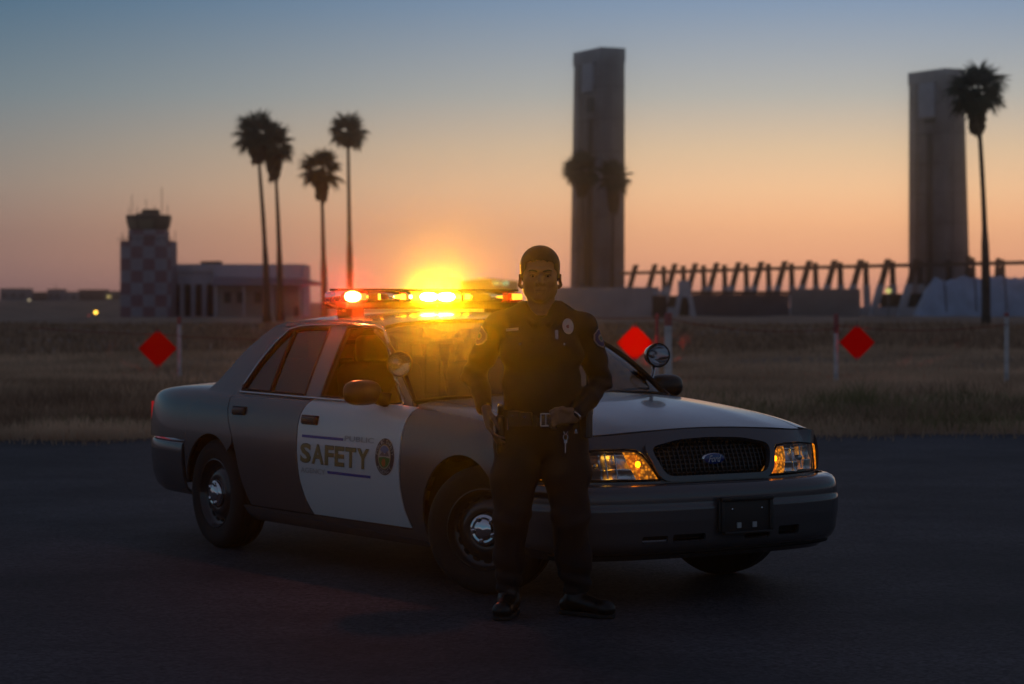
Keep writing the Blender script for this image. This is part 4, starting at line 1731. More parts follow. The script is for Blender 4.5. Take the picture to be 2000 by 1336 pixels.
for sg in (1, -1):
    P2 = (lambda pl: pl if sg > 0 else [(-y, z) for y, z in pl][::-1])
    h = panel('headlamp', P2(hl + mk[::-1][:0]), face, g_lens, CAR, step=.03, flange=.0, off=.003)
    panel('reflector', P2([(.36, HLB + .004), (.43, .745), (.46, .764), (.66, HLT), (.785, .758), (.81, HLB + .004)]), lampback, m_refl, h, step=.012, flange=0)
    panel('turn_lens', P2([(.356, HLB + .006), (.398, .70), (.428, .744), (.458, .765), (.522, HLT), (.512, .71), (.49, .66), (.478, HLB + .006)]), face, g_amber, h, step=.02, flange=0, off=-.012)
    panel('marker_lens', P2(mk), face, g_amber_marker, h, step=.02, flange=.01, off=.003)
    mb = MB()
    p = face(.44, .70)
    mb.lathe([(0, -.016), (.011, -.012), (.015, 0), (.011, .012), (0, .016)], 10, Matrix.Translation((p[0] - .035, sg * .44, .70)))
    mb.build('turn_bulb', m_bulb, h, smooth=True)
    mb = MB()
    p = face(.66, .70)
    Mx = Matrix.Translation((p[0] - .03, sg * .66, .695)) @ Matrix.Rotation(PI / 2, 4, 'Y')
    mb.lathe([(.014, -.02), (.014, .012), (.0, .016)], 12, Mx)
    mb.build('bulb_shield', m_bright, h, auto=True)
    mb = MB()
    for yv in (.535, .60, .73):
        a, c = lampback(yv, HLB + .01), lampback(yv, HLT - .012)
        mb.tube([(a[0] + .015, sg * yv, a[2]), (c[0] + .015, sg * yv, c[2])], .004, 5)
    mb.build('reflector_rib', m_bright, h)
    ring = [(p[0], p[1]) for p in hl]
    surf_tube('lamp_seal', P2(hl), face, .005, m_trim, True, off=.0, mirror=False, parent=h)


# ---- bumpers
def arc_curve(pts):
    p = np.array(pts, float)
    d = np.concatenate([[0], np.cumsum(np.linalg.norm(np.diff(p, axis=0), axis=1))])
    fx, fy = nspline(d, p[:, 0]), nspline(d, p[:, 1])
    return fx, fy, d[-1]


FB = [(1.065, 0), (1.058, .25), (1.036, .48), (.988, .69), (.915, .83), (.81, .915), (.65, .957), (.45, .972), (.40, .973)]
full = [(x, -y) for x, y in FB[:0:-1]] + FB
bfx, bfy, bL = arc_curve(full)
prof_z = [.225, .25, .285, .32, .42, .492, .503, .514, .545, .575, .597, .606, .607]
prof_d = [-.11, -.075, -.028, -.010, .003, .005, -.003, -.0015, -.003, -.012, -.036, -.075, -.13]
pw = np.concatenate([[0], np.cumsum(np.hypot(np.diff(prof_z), np.diff(prof_d)))])
pfz, pfd = nspline(pw, prof_z), nspline(pw, prof_d)
w_lin_z = lambda w: np.interp(w, pw, prof_z)
w_lin_d = lambda w: np.interp(w, pw, prof_d)


def soft(fn, w):
    return (fn(w - .006) + fn(w + .006) + 2 * fn(w)) / 4


def bumper(t, w):
    t, w = np.broadcast_arrays(np.asarray(t, float), np.asarray(w, float))
    x, y = bfx(t), bfy(t)
    e = 1e-3
    tx, ty = bfx(t + e) - bfx(t - e), bfy(t + e) - bfy(t - e)
    l = np.hypot(tx, ty) + 1e-12
    nx, ny = ty / l, -tx / l
    d, z = soft(w_lin_d, w), soft(w_lin_z, w)
    side = np.clip((np.abs(y) - .86) / .1, 0, 1)
    d = d * (1 - .75 * side * (z > .56))
    return np.stack([x + nx * d, y + ny * d, z], -1)


def w_of(z):
    return float(np.interp(z, prof_z[:11], pw[:11]))


tc_ = bL / 2


def t_of_y(y):
    ts = np.linspace(tc_ - .9, tc_ + .9, 400)
    return float(np.interp(y, bfy(ts), ts))


def slot(y0, y1, z0, z1, r=.012):
    return rounded([(t_of_y(y0), w_of(z0)), (t_of_y(y1), w_of(z0)), (t_of_y(y1), w_of(z1)), (t_of_y(y0), w_of(z1))], r)


slots = [slot(-.52, -.375, .318, .352), slot(-.345, -.15, .318, .356), slot(.33, .48, .322, .368), slot(.10, .27, .315, .34)]
fbm = panel('front_bumper', [(0.02, 0), (bL - .02, 0), (bL - .02, pw[-1]), (.02, pw[-1])], bumper, m_paint, CAR, step=.022, flange=.015, holes=slots)
for sl in slots:
    c = np.array(sl)
    lo, hi = c.min(0), c.max(0)
    panel('air_intake', [(lo[0] - .01, lo[1] - .004), (hi[0] + .01, lo[1] - .004), (hi[0] + .01, hi[1] + .004), (lo[0] - .01, hi[1] + .004)], bumper, m_under, fbm, off=-.035, flange=0)
surf_tube('lower_lip', [(t, w_of(.262)) for t in np.linspace(.35, bL - .35, 60)], bumper, .010, m_trim, off=.0, mirror=False, parent=fbm)
# licence plate bracket with no plate
xb = 1.078
mb = MB()
mb.box((xb + .004, .085, .438), (.012, .352, .165), None, .004)
mb.box((xb + .012, .085, .522), (.03, .335, .022), None, .006)
mb.box((xb + .014, .085, .352), (.03, .30, .012), None, .003)
for yv in (-.07, .24):
    mb.box((xb + .010, yv, .44), (.016, .018, .16), None, .004)
pb = mb.build('plate_bracket', mat('bracket_black', (.022, .02, .02), .5), fbm, auto=True)
mb = MB()
for yv in (.035, .135):
    mb.box((xb + .013, yv, .388), (.008, .026, .028), None, .002)
mb.build('plate_clip', mat('pale_plastic', (.45, .45, .45), .5), fbm)
mb = MB()
for yv in (-.01, .18):
    mb.lathe([(0, .008), (.006, .006), (.008, 0)], 10, Matrix.Translation((xb + .010, yv, .47)) @ Matrix.Rotation(PI / 2, 4, 'Y'))
mb.build('plate_screw', m_bright, fbm)

RB = [(-4.36, 0), (-4.345, .33), (-4.27, .58), (-4.13, .745), (-3.98, .84), (-3.82, .902), (-3.6, .945), (-3.4, .962), (-3.24, .969)]
rfull = [(x, -y) for x, y in RB[:0:-1]] + RB
rfx, rfy, rL = arc_curve(rfull)
rz = [.30, .34, .42, .50, .58, .622, .640, .648, .650]
rd = [-.07, -.025, .0, .008, .010, .006, -.012, -.05, -.10]
rwv = np.concatenate([[0], np.cumsum(np.hypot(np.diff(rz), np.diff(rd)))])


def rbumper(t, w):
    t, w = np.broadcast_arrays(np.asarray(t, float), np.asarray(w, float))
    x, y = rfx(t), rfy(t)
    e = 1e-3
    tx, ty = rfx(t + e) - rfx(t - e), rfy(t + e) - rfy(t - e)
    l = np.hypot(tx, ty) + 1e-12
    nx, ny = -ty / l, tx / l
    f_d = lambda q: np.interp(q, rwv, rd)
    f_z = lambda q: np.interp(q, rwv, rz)
    d, z = soft(f_d, w), soft(f_z, w)
    return np.stack([x + nx * d, y + ny * d, z], -1)


panel('rear_bumper', [(.02, 0), (rL - .02, 0), (rL - .02, rwv[-1]), (.02, rwv[-1])], rbumper, m_paint, CAR, step=.03, flange=.015, flip=True)

# ---- under body, wheel wells, firewall
mb = MB()
mb.box((-1.42, 0, .34), (2.05, 1.72, .22))
mb.box((-1.9, 0, .29), (3.9, 1.16, .14))
mb.box((-3.70, 0, .47), (.85, 1.3, .26))
mb.box((.62, 0, .47), (.5, .9, .24))
mb.box((-.05, 0, .68), (1.35, 1.2, .34))
mb.box((-2.9, 0, .68), (.9, 1.15, .5))
mb.build('underbody', m_under, CAR)
for (cx, r) in ((FA[0], RW), (RA[0], .372)):
    for sg in (1, -1):
        mb = MB()
        pts = arc(cx, .335, r + .012, -15, 195, 24)
        v = [(x, sg * .93 if z > .4 else sg * .90, z) for x, z in pts] + [(x, sg * .60, z) for x, z in pts]
        n = len(pts)
        mb.add(v, [(i, i + 1, n + i + 1, n + i) for i in range(n - 1)])
        mb.add([(x, sg * .60, z) for x, z in pts], [tuple(range(n))])
        mb.build('wheel_well', m_under, CAR)

# ---- wheels (front pair turned to the car's left)
def make_wheel():
    mb = MB()
    R = .336
    prof = [(.205, .085), (.212, .098), (.225, .104), (.26, .113), (.295, .112), (.315, .104), (.328, .088), (R - .001, .078),
            (R, .066), (R - .008, .063), (R - .008, .055), (R, .052), (R, .02), (R - .008, .017), (R - .008, .009), (R, .006),
            (R, -.006), (R - .008, -.009), (R - .008, -.017), (R, -.02), (R, -.052), (R - .008, -.055), (R - .008, -.063), (R, -.066),
            (R - .006, -.08), (.315, -.104), (.26, -.113), (.212, -.10), (.205, -.09)]
    mb.lathe(prof, 56)
    tyre = mb
    rm = MB()
    rm.lathe([(.214, .094), (.216, .099), (.209, .102), (.203, .094), (.197, .075), (.183, .062), (.165, .058), (.150, .066), (.135, .078), (.115, .084), (.09, .080), (.085, .06), (0, .06)], 48)
    rm.lathe([(.203, .094), (.203, -.09)], 48)
    holes = MB()
    for k_ in range(16):
        th = 2 * PI * k_ / 16
        Mx = Matrix.Rotation(th, 4, 'Z') @ Matrix.Translation((.167, 0, .0605)) @ Matrix.Rotation(.12, 4, 'Y') @ Matrix.Diagonal((.5, 1, 1, 1))
        holes.lathe([(0, .003), (.021, .003), (.023, 0)], 12, Mx)
    cap = MB()
    cap.lathe([(.084, .076), (.084, .092), (.079, .103), (.066, .110), (.055, .108), (.050, .113), (.03, .119), (.0, .121)], 40)
    nuts = MB()
    for k_ in range(5):
        th = 2 * PI * (k_ + .3) / 5
        nuts.lathe([(.013, .106), (.013, .116), (.008, .120), (0, .120)], 10, Matrix.Translation((.060 * math.cos(th), .060 * math.sin(th), 0)))
    lug = MB()
    for k_ in range(10):
        th = 2 * PI * k_ / 10
        lug.lathe([(.006, .09), (.006, .094), (0, .095)], 8, Matrix.Translation((.19 * math.cos(th), .19 * math.sin(th), 0)))
    w = rm.build('wheel', mat('wheel_steel_black', (.03, .03, .032), .28, metal=.3, coat=.5), CAR, auto=True)
    tyre.build('tyre', m_rubber, w, auto=True)
    holes.build('vent_hole', m_under, w)
    cap.build('hub_cap', m_chrome, w, auto=True)
    nuts.build('lug_nut', m_chrome, w, auto=True)
    return w


w0 = make_wheel()
STEER = math.radians(33)


def set_wheel(w, x, y, right, steer, spin):
    out = -1 if right else 1
    base = Matrix.Rotation(-out * PI / 2, 4, 'X')       # local +Z becomes +/-Y
    w.matrix_local = Matrix.Translation((x, y, .336)) @ Matrix.Rotation(steer, 4, 'Z') @ Matrix.Translation((0, out * .075, 0)) @ base @ Matrix.Rotation(spin, 4, 'Z')


set_wheel(w0, .03, -.725, True, STEER, .4)
for (x, y, rt, st, sp) in ((.03, .725, False, STEER * .9, 1.), (-2.86, -.765, True, 0, 2.1), (-2.86, .765, False, 0, .7)):
    c = w0.copy()
    COL.objects.link(c)
    c.parent = CAR
    for ch in list(w0.children):
        d = ch.copy()
        COL.objects.link(d)
        d.parent = c
    set_wheel(c, x, y, rt, st, sp)

# ---- door handles, mirrors, spotlights
m_handle = mat('handle_dark', (.035, .03, .03), .4)
for door, pts in ((doors, ((-1.685, .862), (-1.47, .815))), (rdoors, ((-2.575, .885), (-2.385, .832)))):
    (x0, z1), (x1, z0) = pts
    cxh, czh = (x0 + x1) / 2, (z0 + z1) / 2
    for d_, sg in zip(door, (1, -1)):
        y = float(body(cxh, s_of(cxh, czh))[1])
        mb = MB()
        mb.box((cxh, sg * (y + .006), czh), (abs(x1 - x0) * .80, .026, .044), None, .011)
        mb.build('handle', m_handle, d_, auto=True)
        mb = MB()
        mb.box((cxh, sg * (y - .002), czh), (abs(x1 - x0) * .92, .012, .058), None, .005)
        mb.build('handle_recess', m_trim, d_, auto=True)
        mb = MB()
        mb.lathe([(0, .004), (.010, .003), (.011, 0)], 12, Matrix.Translation((cxh + .02, sg * (y + .002), czh - .055)) @ Matrix.Rotation(-sg * PI / 2, 4, 'X'))
        mb.build('key_lock', m_bright, d_)

for sg in (-1, 1):
    M_ = Matrix.Translation((-.86, sg * 1.035, 1.02))
    mb = MB()
    bm = bmesh.new()
    bmesh.ops.create_uvsphere(bm, u_segments=24, v_segments=14, radius=1)
    for vtx in bm.verts:
        c = vtx.co
        c.x = c.x * .075 if c.x > 0 else max(c.x, -.35) * .075
        c.y = math.copysign(abs(c.y) ** .75, c.y) * .112
        c.z = math.copysign(abs(c.z) ** .72, c.z) * .070
    bm.verts.index_update()
    mb.add([tuple(M_ @ q.co) for q in bm.verts], [tuple(q.index for q in fc.verts) for fc in bm.faces])
    bm.free()
    mi = mb.build('door_mirror', mat('mirror_black', (.008, .008, .008), .35), CAR, smooth=True)
    mb = MB()
    mb.box((-.887, sg * 1.035, 1.02), (.004, .18, .10), None, .0)
    mb.build('mirror_glass', m_chrome, mi)
    mb = MB()
    mb.tube([(-.85, sg * .95, .99), (-.78, sg * .90, .975)], [.035, .045], 10)
    mb.build('mirror_arm', m_trim, mi, smooth=True)
    mb = MB()
    mb.add([(-.66, sg * .905, .966), (-.80, sg * .925, .966), (-.80, sg * .880, 1.045), (-.78, sg * .878, 1.05)], [(0, 1, 2, 3)])
    mb.build('mirror_sail', m_trim, mi)

m_spot_refl = mat('spot_reflector', (.62, .62, .66), .05, metal=1.)  # bare polished metal without emission
for sg, px, py, pz, yaw in ((-1, -.755, -.862, 1.178, -.42), (1, -.775, .905, 1.205, -.30)):
    R_ = Matrix.Translation((px, py, pz)) @ Matrix.Rotation(yaw, 4, 'Z') @ Matrix.Rotation(PI / 2, 4, 'Y')
    mb = MB()
    mb.lathe([(0, -.115), (.02, -.112), (.042, -.095), (.058, -.062), (.066, -.02), (.069, .018), (.071, .030), (.0695, .036), (.064, .036)], 36, R_)
    sp_ = mb.build('spotlight', mat('spot_black', (.015, .014, .014), .18, coat=.7), CAR, auto=True)
    mb = MB()
    mb.lathe([(.064, .034), (.058, .012), (.046, -.012), (.03, -.030), (.012, -.040), (0, -.042)], 36, R_)
    mb.build('reflector', m_spot_refl, sp_, smooth=True, fix=False)
    mb = MB()
    mb.lathe([(0, -.042), (.009, -.036), (.010, -.008), (.006, .0), (0, .001)], 14, R_)
    mb.build('bulb_cap', m_chrome, sp_, smooth=True)
    mb = MB()
    mb.lathe([(0, .041), (.03, .039), (.055, .035), (.065, .031)], 36, R_)
    mb.build('lens', g_lens, sp_, smooth=True)
    mb = MB()
    mb.lathe([(.0645, .0375), (.0715, .0375), (.0725, .030), (.0715, .022)], 36, R_)
    mb.build('lens_ring', m_trim, sp_, smooth=True)
    mb = MB()
    mb.tube([(px - .03, py, pz - .062), (px - .03, py, pz - .095), (px - .015, py - sg * .02, pz - .13), (px + .0, py - sg * .05, pz - .155)], [.012, .012, .011, .013], 8)
    mb.build('stalk', m_bright, sp_, smooth=True)

# ---- interior
mb = MB()
mb.box((-.78, 0, .90), (.42, 1.50, .14), None, .05)
mb.box((-.98, .38, .955), (.22, .42, .10), None, .04)
mb.build('dashboard', mat('dash_dark', (.010, .009, .009), .8, spec=.2), CAR, auto=True)
mb = MB()
pts = [(-1.10 + .03 * math.cos(a), .38 + .185 * math.cos(a + 0) * 0 + .185 * math.sin(a), .93 + .175 * math.cos(a)) for a in np.linspace(0, 2 * PI, 25)[:-1]]
mb.tube(pts, .014, 8, closed=True)
mb.box((-1.09, .38, .93), (.05, .34, .05), None, .015)
mb.build('steering_wheel', m_trim, CAR, smooth=True)


def seat(x, y, w, bench=False):
    mb = MB()
    mb.box((x, y, .56), (.50, w, .20), None, .06)
    mb.box((x - .33, y, .86), (.18, w, .62), Matrix.Rotation(-.22, 3, 'Y'), .07)
    s_ = mb.build('seat', m_inter, CAR, auto=True)
    for dy in ((0,) if not bench else (-.42, .42)):
        mb = MB()
        mb.box((x - .42, y + dy, 1.235), (.10, .26, .17), None, .04)
        mb.build('headrest', m_inter, s_, auto=True)


seat(-1.42, -.38, .54)
seat(-1.42, .38, .54)
seat(-2.45, 0, 1.35, True)
mb = MB()
mb.tube([(-1.98, -.66, .85), (-1.98, -.60, 1.28), (-1.98, .60, 1.28), (-1.98, .66, .85)], .018, 8)
for y in np.linspace(-.55, .55, 12):
    mb.tube([(-1.98, y, .85), (-1.98, y, 1.28)], .006, 5)
mb.build('prisoner_screen', m_trim, CAR)
mb = MB()
mb.box((-1.23, 0, 1.335), (.03, .22, .055), None, .012)
mb.build('rear_view_mirror', m_trim, CAR, auto=True)
mb = MB()
mb.box((-1.2, 0, .50), (3.2, 1.5, .03))
mb.build('cabin_floor', m_under, CAR)
# headliner just under the roof skin
panel('headliner', [(-1.26, -.64), (-1.26, .64), (-2.66, .64), (-2.66, -.64)], roof, mat('headliner_grey', (.03, .028, .028), .9), CAR, step=.12, flange=0, off=-.035)

# ---- door lettering and crest (flat print lying on the door skin)
m_gold = mat('letter_gold', (.30, .21, .075), .35, metal=.35)
m_letter_dk = mat('letter_outline', (.10, .085, .06), .5)
m_letter_gr = mat('letter_grey', (.40, .39, .38), .5)
m_line = mat('stripe_blue', (.03, .05, .34), .4)


def on_door(x, z, sg, off):
    x, z = np.asarray(x, float), np.asarray(z, float)
    s_ = np.array([s_of(a, b_) for a, b_ in zip(x.ravel(), z.ravel())])
    p = body(x.ravel(), s_)
    n = fd_normals(body, np.stack([x.ravel(), s_], 1), True)
    p = p + n * off
    p[:, 1] *= sg
    return p


DECAL = []


def decal_text(txt, x0, x1, z0, z1, m, off, name, bold=0., shear=0., door=None, grow=0.):
    v, f = text_mesh(txt, shear, bold)
    for d_, sg in zip(doors, (1, -1)):
        u = v[:, 0] if sg < 0 else 1 - v[:, 0]
        x = x0 - grow + (x1 - x0 + 2 * grow) * u
        z = z0 - grow + (z1 - z0 + 2 * grow) * v[:, 1]
        mesh_obj(name, on_door(x, z, sg, off), f if sg < 0 else [q[::-1] for q in f], m, d_)


def decal_poly(pts, f, m, off, name):
    pts = np.array(pts)
    for d_, sg in zip(doors, (1, -1)):
        x = pts[:, 0]
        mesh_obj(name, on_door(x, pts[:, 1], sg, off), f if sg < 0 else [q[::-1] for q in f], m, d_)


xl = -1.660
for ch, wd in zip('SAFETY', (.135, .150, .112, .118, .128, .140)):
    decal_text(ch, xl, xl + wd - .012, .598, .704, m_letter_dk, .0018, 'lettering_outline', bold=.035, grow=.004)  # dark printed outline behind each gold letter
    decal_text(ch, xl, xl + wd - .012, .598, .704, m_gold, .0030, 'lettering', bold=.030)
    xl += wd + .0030
decal_text('PUBLIC', -1.150, -.825, .741, .770, m_letter_gr, .0022, 'lettering', bold=.010)
decal_text('AGENCY', -1.655, -1.365, .538, .568, m_letter_gr, .0022, 'lettering', bold=.010)


def strip(x0, x1, z0, z1):
    xs_ = np.linspace(x0, x1, 14)
    pts = [(x, z0) for x in xs_] + [(x, z1) for x in xs_]
    return pts, [(i, i + 1, 14 + i + 1, 14 + i) for i in range(13)]


for a in ((-1.65, -1.168, .740, .755), (-1.34, -.853, .548, .563)):
    p_, f_ = strip(*a)
    decal_poly(p_, f_, m_line, .0022, 'door_stripe')
# crest: ring with lettering, sky, hills and green field
CX, CZ = -.703, .675


def ring(r0, r1, n=40, a0=0, a1=360, sx=1.0):
    th = np.radians(np.linspace(a0, a1, n + 1))
    pts = [(CX + r0 * math.cos(t) * sx, CZ + r0 * math.sin(t)) for t in th] + [(CX + r1 * math.cos(t) * sx, CZ + r1 * math.sin(t)) for t in th]
    return pts, [(i, n + 1 + i, n + 2 + i, i + 1) for i in range(n)]


for (r0, r1, m_, off) in ((.0005, .100, mat('crest_maroon', (.045, .015, .035), .5), .0022), (.0005, .068, mat('crest_pale', (.50, .46, .42), .5), .0034)):
    p_, f_ = ring(r0, r1)
    decal_poly(p_, f_, m_, off, 'crest_disc')
p_, f_ = ring(.064, .070)
decal_poly(p_, f_, m_gold, .0042, 'crest_ring')
p_, f_ = ring(.0005, .060, 24, 186, 354)
decal_poly(p_, f_, mat('crest_green', (.10, .20, .015), .5), .0046, 'crest_field')
p_, f_ = ring(.020, .060, 16, 40, 140)
decal_poly(p_, f_, mat('crest_blue', (.14, .18, .36), .5), .0046, 'crest_sky')
decal_poly([(CX - .052, CZ + .004), (CX - .018, CZ + .030), (CX + .004, CZ + .012), (CX + .030, CZ + .034), (CX + .054, CZ + .004)], [(0, 4, 3, 2, 1)], mat('crest_hill', (.18, .12, .14), .5), .0052, 'crest_hill')
th = np.linspace(0, 2 * PI, 15)[:-1]
decal_poly([(CX - .004 + .020 * math.cos(t), CZ - .032 + .022 * math.sin(t)) for t in th], [tuple(range(14))], mat('crest_orange', (.55, .12, .01), .5), .0056, 'crest_fruit')


def decal_arc_text(txt, r, h, a_mid, span, up, m):
    n = len(txt)
    for k_, ch in enumerate(txt):
        if ch == ' ':
            continue
        v, f = text_mesh(ch, 0, .02)
        wch = span / n * .82
        fr = (k_ + .5) / n - .5
        for d_, sg in zip(doors, (1, -1)):
            a = a_mid - fr * span * (1 if up else -1)
            du = (v[:, 0] - .5) * wch * (1 if up else -1)
            rr = r + (v[:, 1] - .5) * h * (1 if up else -1)
            aa = a - du
            x = rr * np.cos(aa)
            z = CZ + rr * np.sin(aa)
            x = CX + (x if sg < 0 else -x)
            mesh_obj('crest_letter', on_door(x, z, sg, .0036), f if sg < 0 else [q[::-1] for q in f], m, d_)


decal_arc_text('PUBLIC SAFETY', .084, .022, PI / 2, math.radians(170), True, m_letter_gr)
decal_arc_text('AGENCY', .084, .022, -PI / 2, math.radians(110), False, m_letter_gr)

# ---- light bar
LBX = -1.90
lb = bpy.data.objects.new('light_bar', None)
COL.objects.link(lb)
lb.parent = CAR
mb = MB()
mb.box((LBX, 0, 1.497), (.27, 1.25, .040), None, .012)
mb.box((LBX, 0, 1.590), (.24, 1.20, .014), None, .006)
mb.build('frame', m_trim, lb, auto=True)
for sg in (-1, 1):
    mb = MB()
    z0 = float(roof(LBX, sg * .52)[2])
    mb.box((LBX, sg * .52, (z0 + 1.48) / 2), (.18, .09, 1.48 - z0 + .02), None, .01)
    mb.box((LBX, sg * .60, 1.478), (.05, .20, .012), Matrix.Rotation(sg * .35, 3, 'X'))
    mb.build('mount_foot', m_trim, lb, auto=True)
g_red = glass('red_dome', (.85, .04, .02), .05, 1.4, (1, .03, .01), .22)
g_amb = glass('amber_dome', (1., .55, .06), .05, 1.4, (1, .5, .02), 3.2)
g_amb_dim = glass('amber_dome_dim', (.9, .45, .10), .05, 1.4)
g_smoke = glass('smoked_dome', (.30, .26, .24), .03, 1.45)


def dome(y0, y1, m, taper0=False, taper1=False):
    n = 16
    v, f = [], []
    ys_ = [y0, y0 + .02, y1 - .02, y1] if (taper0 or taper1) else [y0, y1]
    if taper0:
        ys_ = [y0, y0 + .012, y0 + .04, y1]
    if taper1:
        ys_ = [y0, y1 - .04, y1 - .012, y1]
    sc_ = [1.] * len(ys_)
    if taper0:
        sc_ = [.70, .9, 1, 1]
    if taper1:
        sc_ = [1, 1, .9, .70]
    for y, k_ in zip(ys_, sc_):
        for i in range(n):
            a = 2 * PI * (i + .5) / n
            cx_ = math.copysign(abs(math.cos(a)) ** .35, math.cos(a)) * .135 * k_
            cz_ = math.copysign(abs(math.sin(a)) ** .55, math.sin(a)) * .034 * k_
            v.append((LBX + cx_, y, 1.549 + cz_))
    r_ = len(ys_)
    for j in range(r_ - 1):
        for i in range(n):
            f.append((j * n + i, j * n + (i + 1) % n, (j + 1) * n + (i + 1) % n, (j + 1) * n + i))
    f.append(tuple(range(n - 1, -1, -1)))
    f.append(tuple((r_ - 1) * n + i for i in range(n)))
    return mesh_obj('dome', v, f, m, lb, True)


dome(-.64, -.475, g_red, taper0=True)
dome(-.472, -.255, g_smoke)
dome(-.252, -.175, g_amb_dim)
dome(-.172, .172, g_amb)
dome(.175, .252, g_amb_dim)
dome(.255, .472, g_smoke)
dome(.475, .64, g_red, taper1=True)
m_amb_core = emitter('amber_led_core', (1., .66, .10), 60.)
m_red_core = emitter('red_led_core', (1., .30, .06), 40.)
m_amb_small = emitter('amber_led_small', (1., .55, .05), 3.)
FX = LBX + .150
for yv in (-.062, .062):
    mb = MB()
    mb.lathe([(0, .012), (.55, .011), (.85, .007), (1., 0), (1., -.012), (0, -.012)], 28, Matrix.Translation((FX - .004, yv, 1.549)) @ Matrix.Rotation(PI / 2, 4, 'Y') @ Matrix.Diagonal((.027, .059, 1, 1)))
    mb.build('lamp', m_amb_core, lb)
for yv, wd in ((-.235, .035), (.215, .045), (-.40, .016)):
    mb = MB()
    mb.box((FX - .02, yv, 1.549), (.014, wd, .034), None, .005)
    mb.build('lamp', m_amb_small, lb)
mb = MB()
mb.lathe([(0, .014), (.55, .013), (.88, .008), (1., 0), (1., -.03), (0, -.03)], 24, Matrix.Translation((FX - .010, -.585, 1.549)) @ Matrix.Rotation(-.5, 4, 'Z') @ Matrix.Rotation(PI / 2, 4, 'Y') @ Matrix.Diagonal((.032, .050, 1, 1)))
mb.build('lamp', m_red_core, lb)
mb = MB()
mb.box((FX - .03, -.515, 1.549), (.05, .05, .04), None, .008)
mb.build('lamp', emitter('red_led_side', (1, .12, .02), 3.), lb)
mb = MB()
mb.box((FX - .03, .575, 1.551), (.05, .075, .038), None, .008)
mb.build('lamp', emitter('orange_led_side', (1, .38, .03), 2.4), lb)
m_mod = mat('lamp_module', (.25, .25, .26), .3, metal=.8)
for yv in (-.52, -.33, -.10, .10, .33, .41, .52):
    mb = MB()
    mb.box((LBX, yv, 1.545), (.16, .10, .05), None, .008)
    mb.build('lamp_housing', m_mod, lb)


def light(name, kind, loc, col, watts, parent, target=None, angle=40, blend=1., size=.02):
    l = bpy.data.lights.new(name, kind)
    l.color = col
    l.energy = watts
    l.shadow_soft_size = size
    if kind == 'SPOT':
        l.spot_size = math.radians(angle)
        l.spot_blend = blend
    o = bpy.data.objects.new(name, l)
    COL.objects.link(o)
    o.parent = parent
    o.location = loc
    if target is not None:
        d = (Vector(target) - Vector(loc)).normalized()
        o.rotation_euler = d.to_track_quat('-Z', 'Y').to_euler()
    return o


def to_car(p):
    c, s_ = math.cos(-0.99056), math.sin(-0.99056)
    x, y = p[0] - .5172, p[1] - 13.0635
    return (c * x + s_ * y, -s_ * x + c * y, p[2])


# the two lit amber modules throw a narrow beam towards the front right of the car
tgt = to_car((-.1, 2.0, 1.45))
light('amber_beam', 'SPOT', (FX + .03, 0, 1.552), (1., .38, .003), AMBER_W, lb, tgt, 24, .8, .03)
light('red_beam', 'POINT', (FX + .04, -.66, 1.549), (1., .16, .05), RED_W, lb, size=.02)

# the red lamp throws a narrow beam forward; added rear spots brighten the three flags
light('red_beam', 'SPOT', (FX + .03, -.60, 1.552), (1., .03, .004), 280., lb, tgt, 24, 1., .02)
for fx_, fy_, fz_, fw_ in ((2.216, 43.6, .87, FLAG_FILL_W * .8), (-6.68, 45.6, .71, FLAG_FILL_W * .12), (6.04, 42.3, .87, FLAG_FILL_W * .10)):
    light('flag_fill', 'SPOT', (LBX - .16, .58 if fx_ > 0 else -.58, 1.552), (1., .012, .008), fw_, lb, to_car((fx_, fy_, fz_)), 1.4, .65, .02)  # added spots, standing in for the shine of reflective flag fabric
# ================================================================== THE OFFICER
PX, PY = .143, 11.62          # he stands here, facing the camera (-Y)
MAN = thing('person', 'man in dark police uniform standing with one hand on his belt before the car', 'person', (PX, PY, 0))


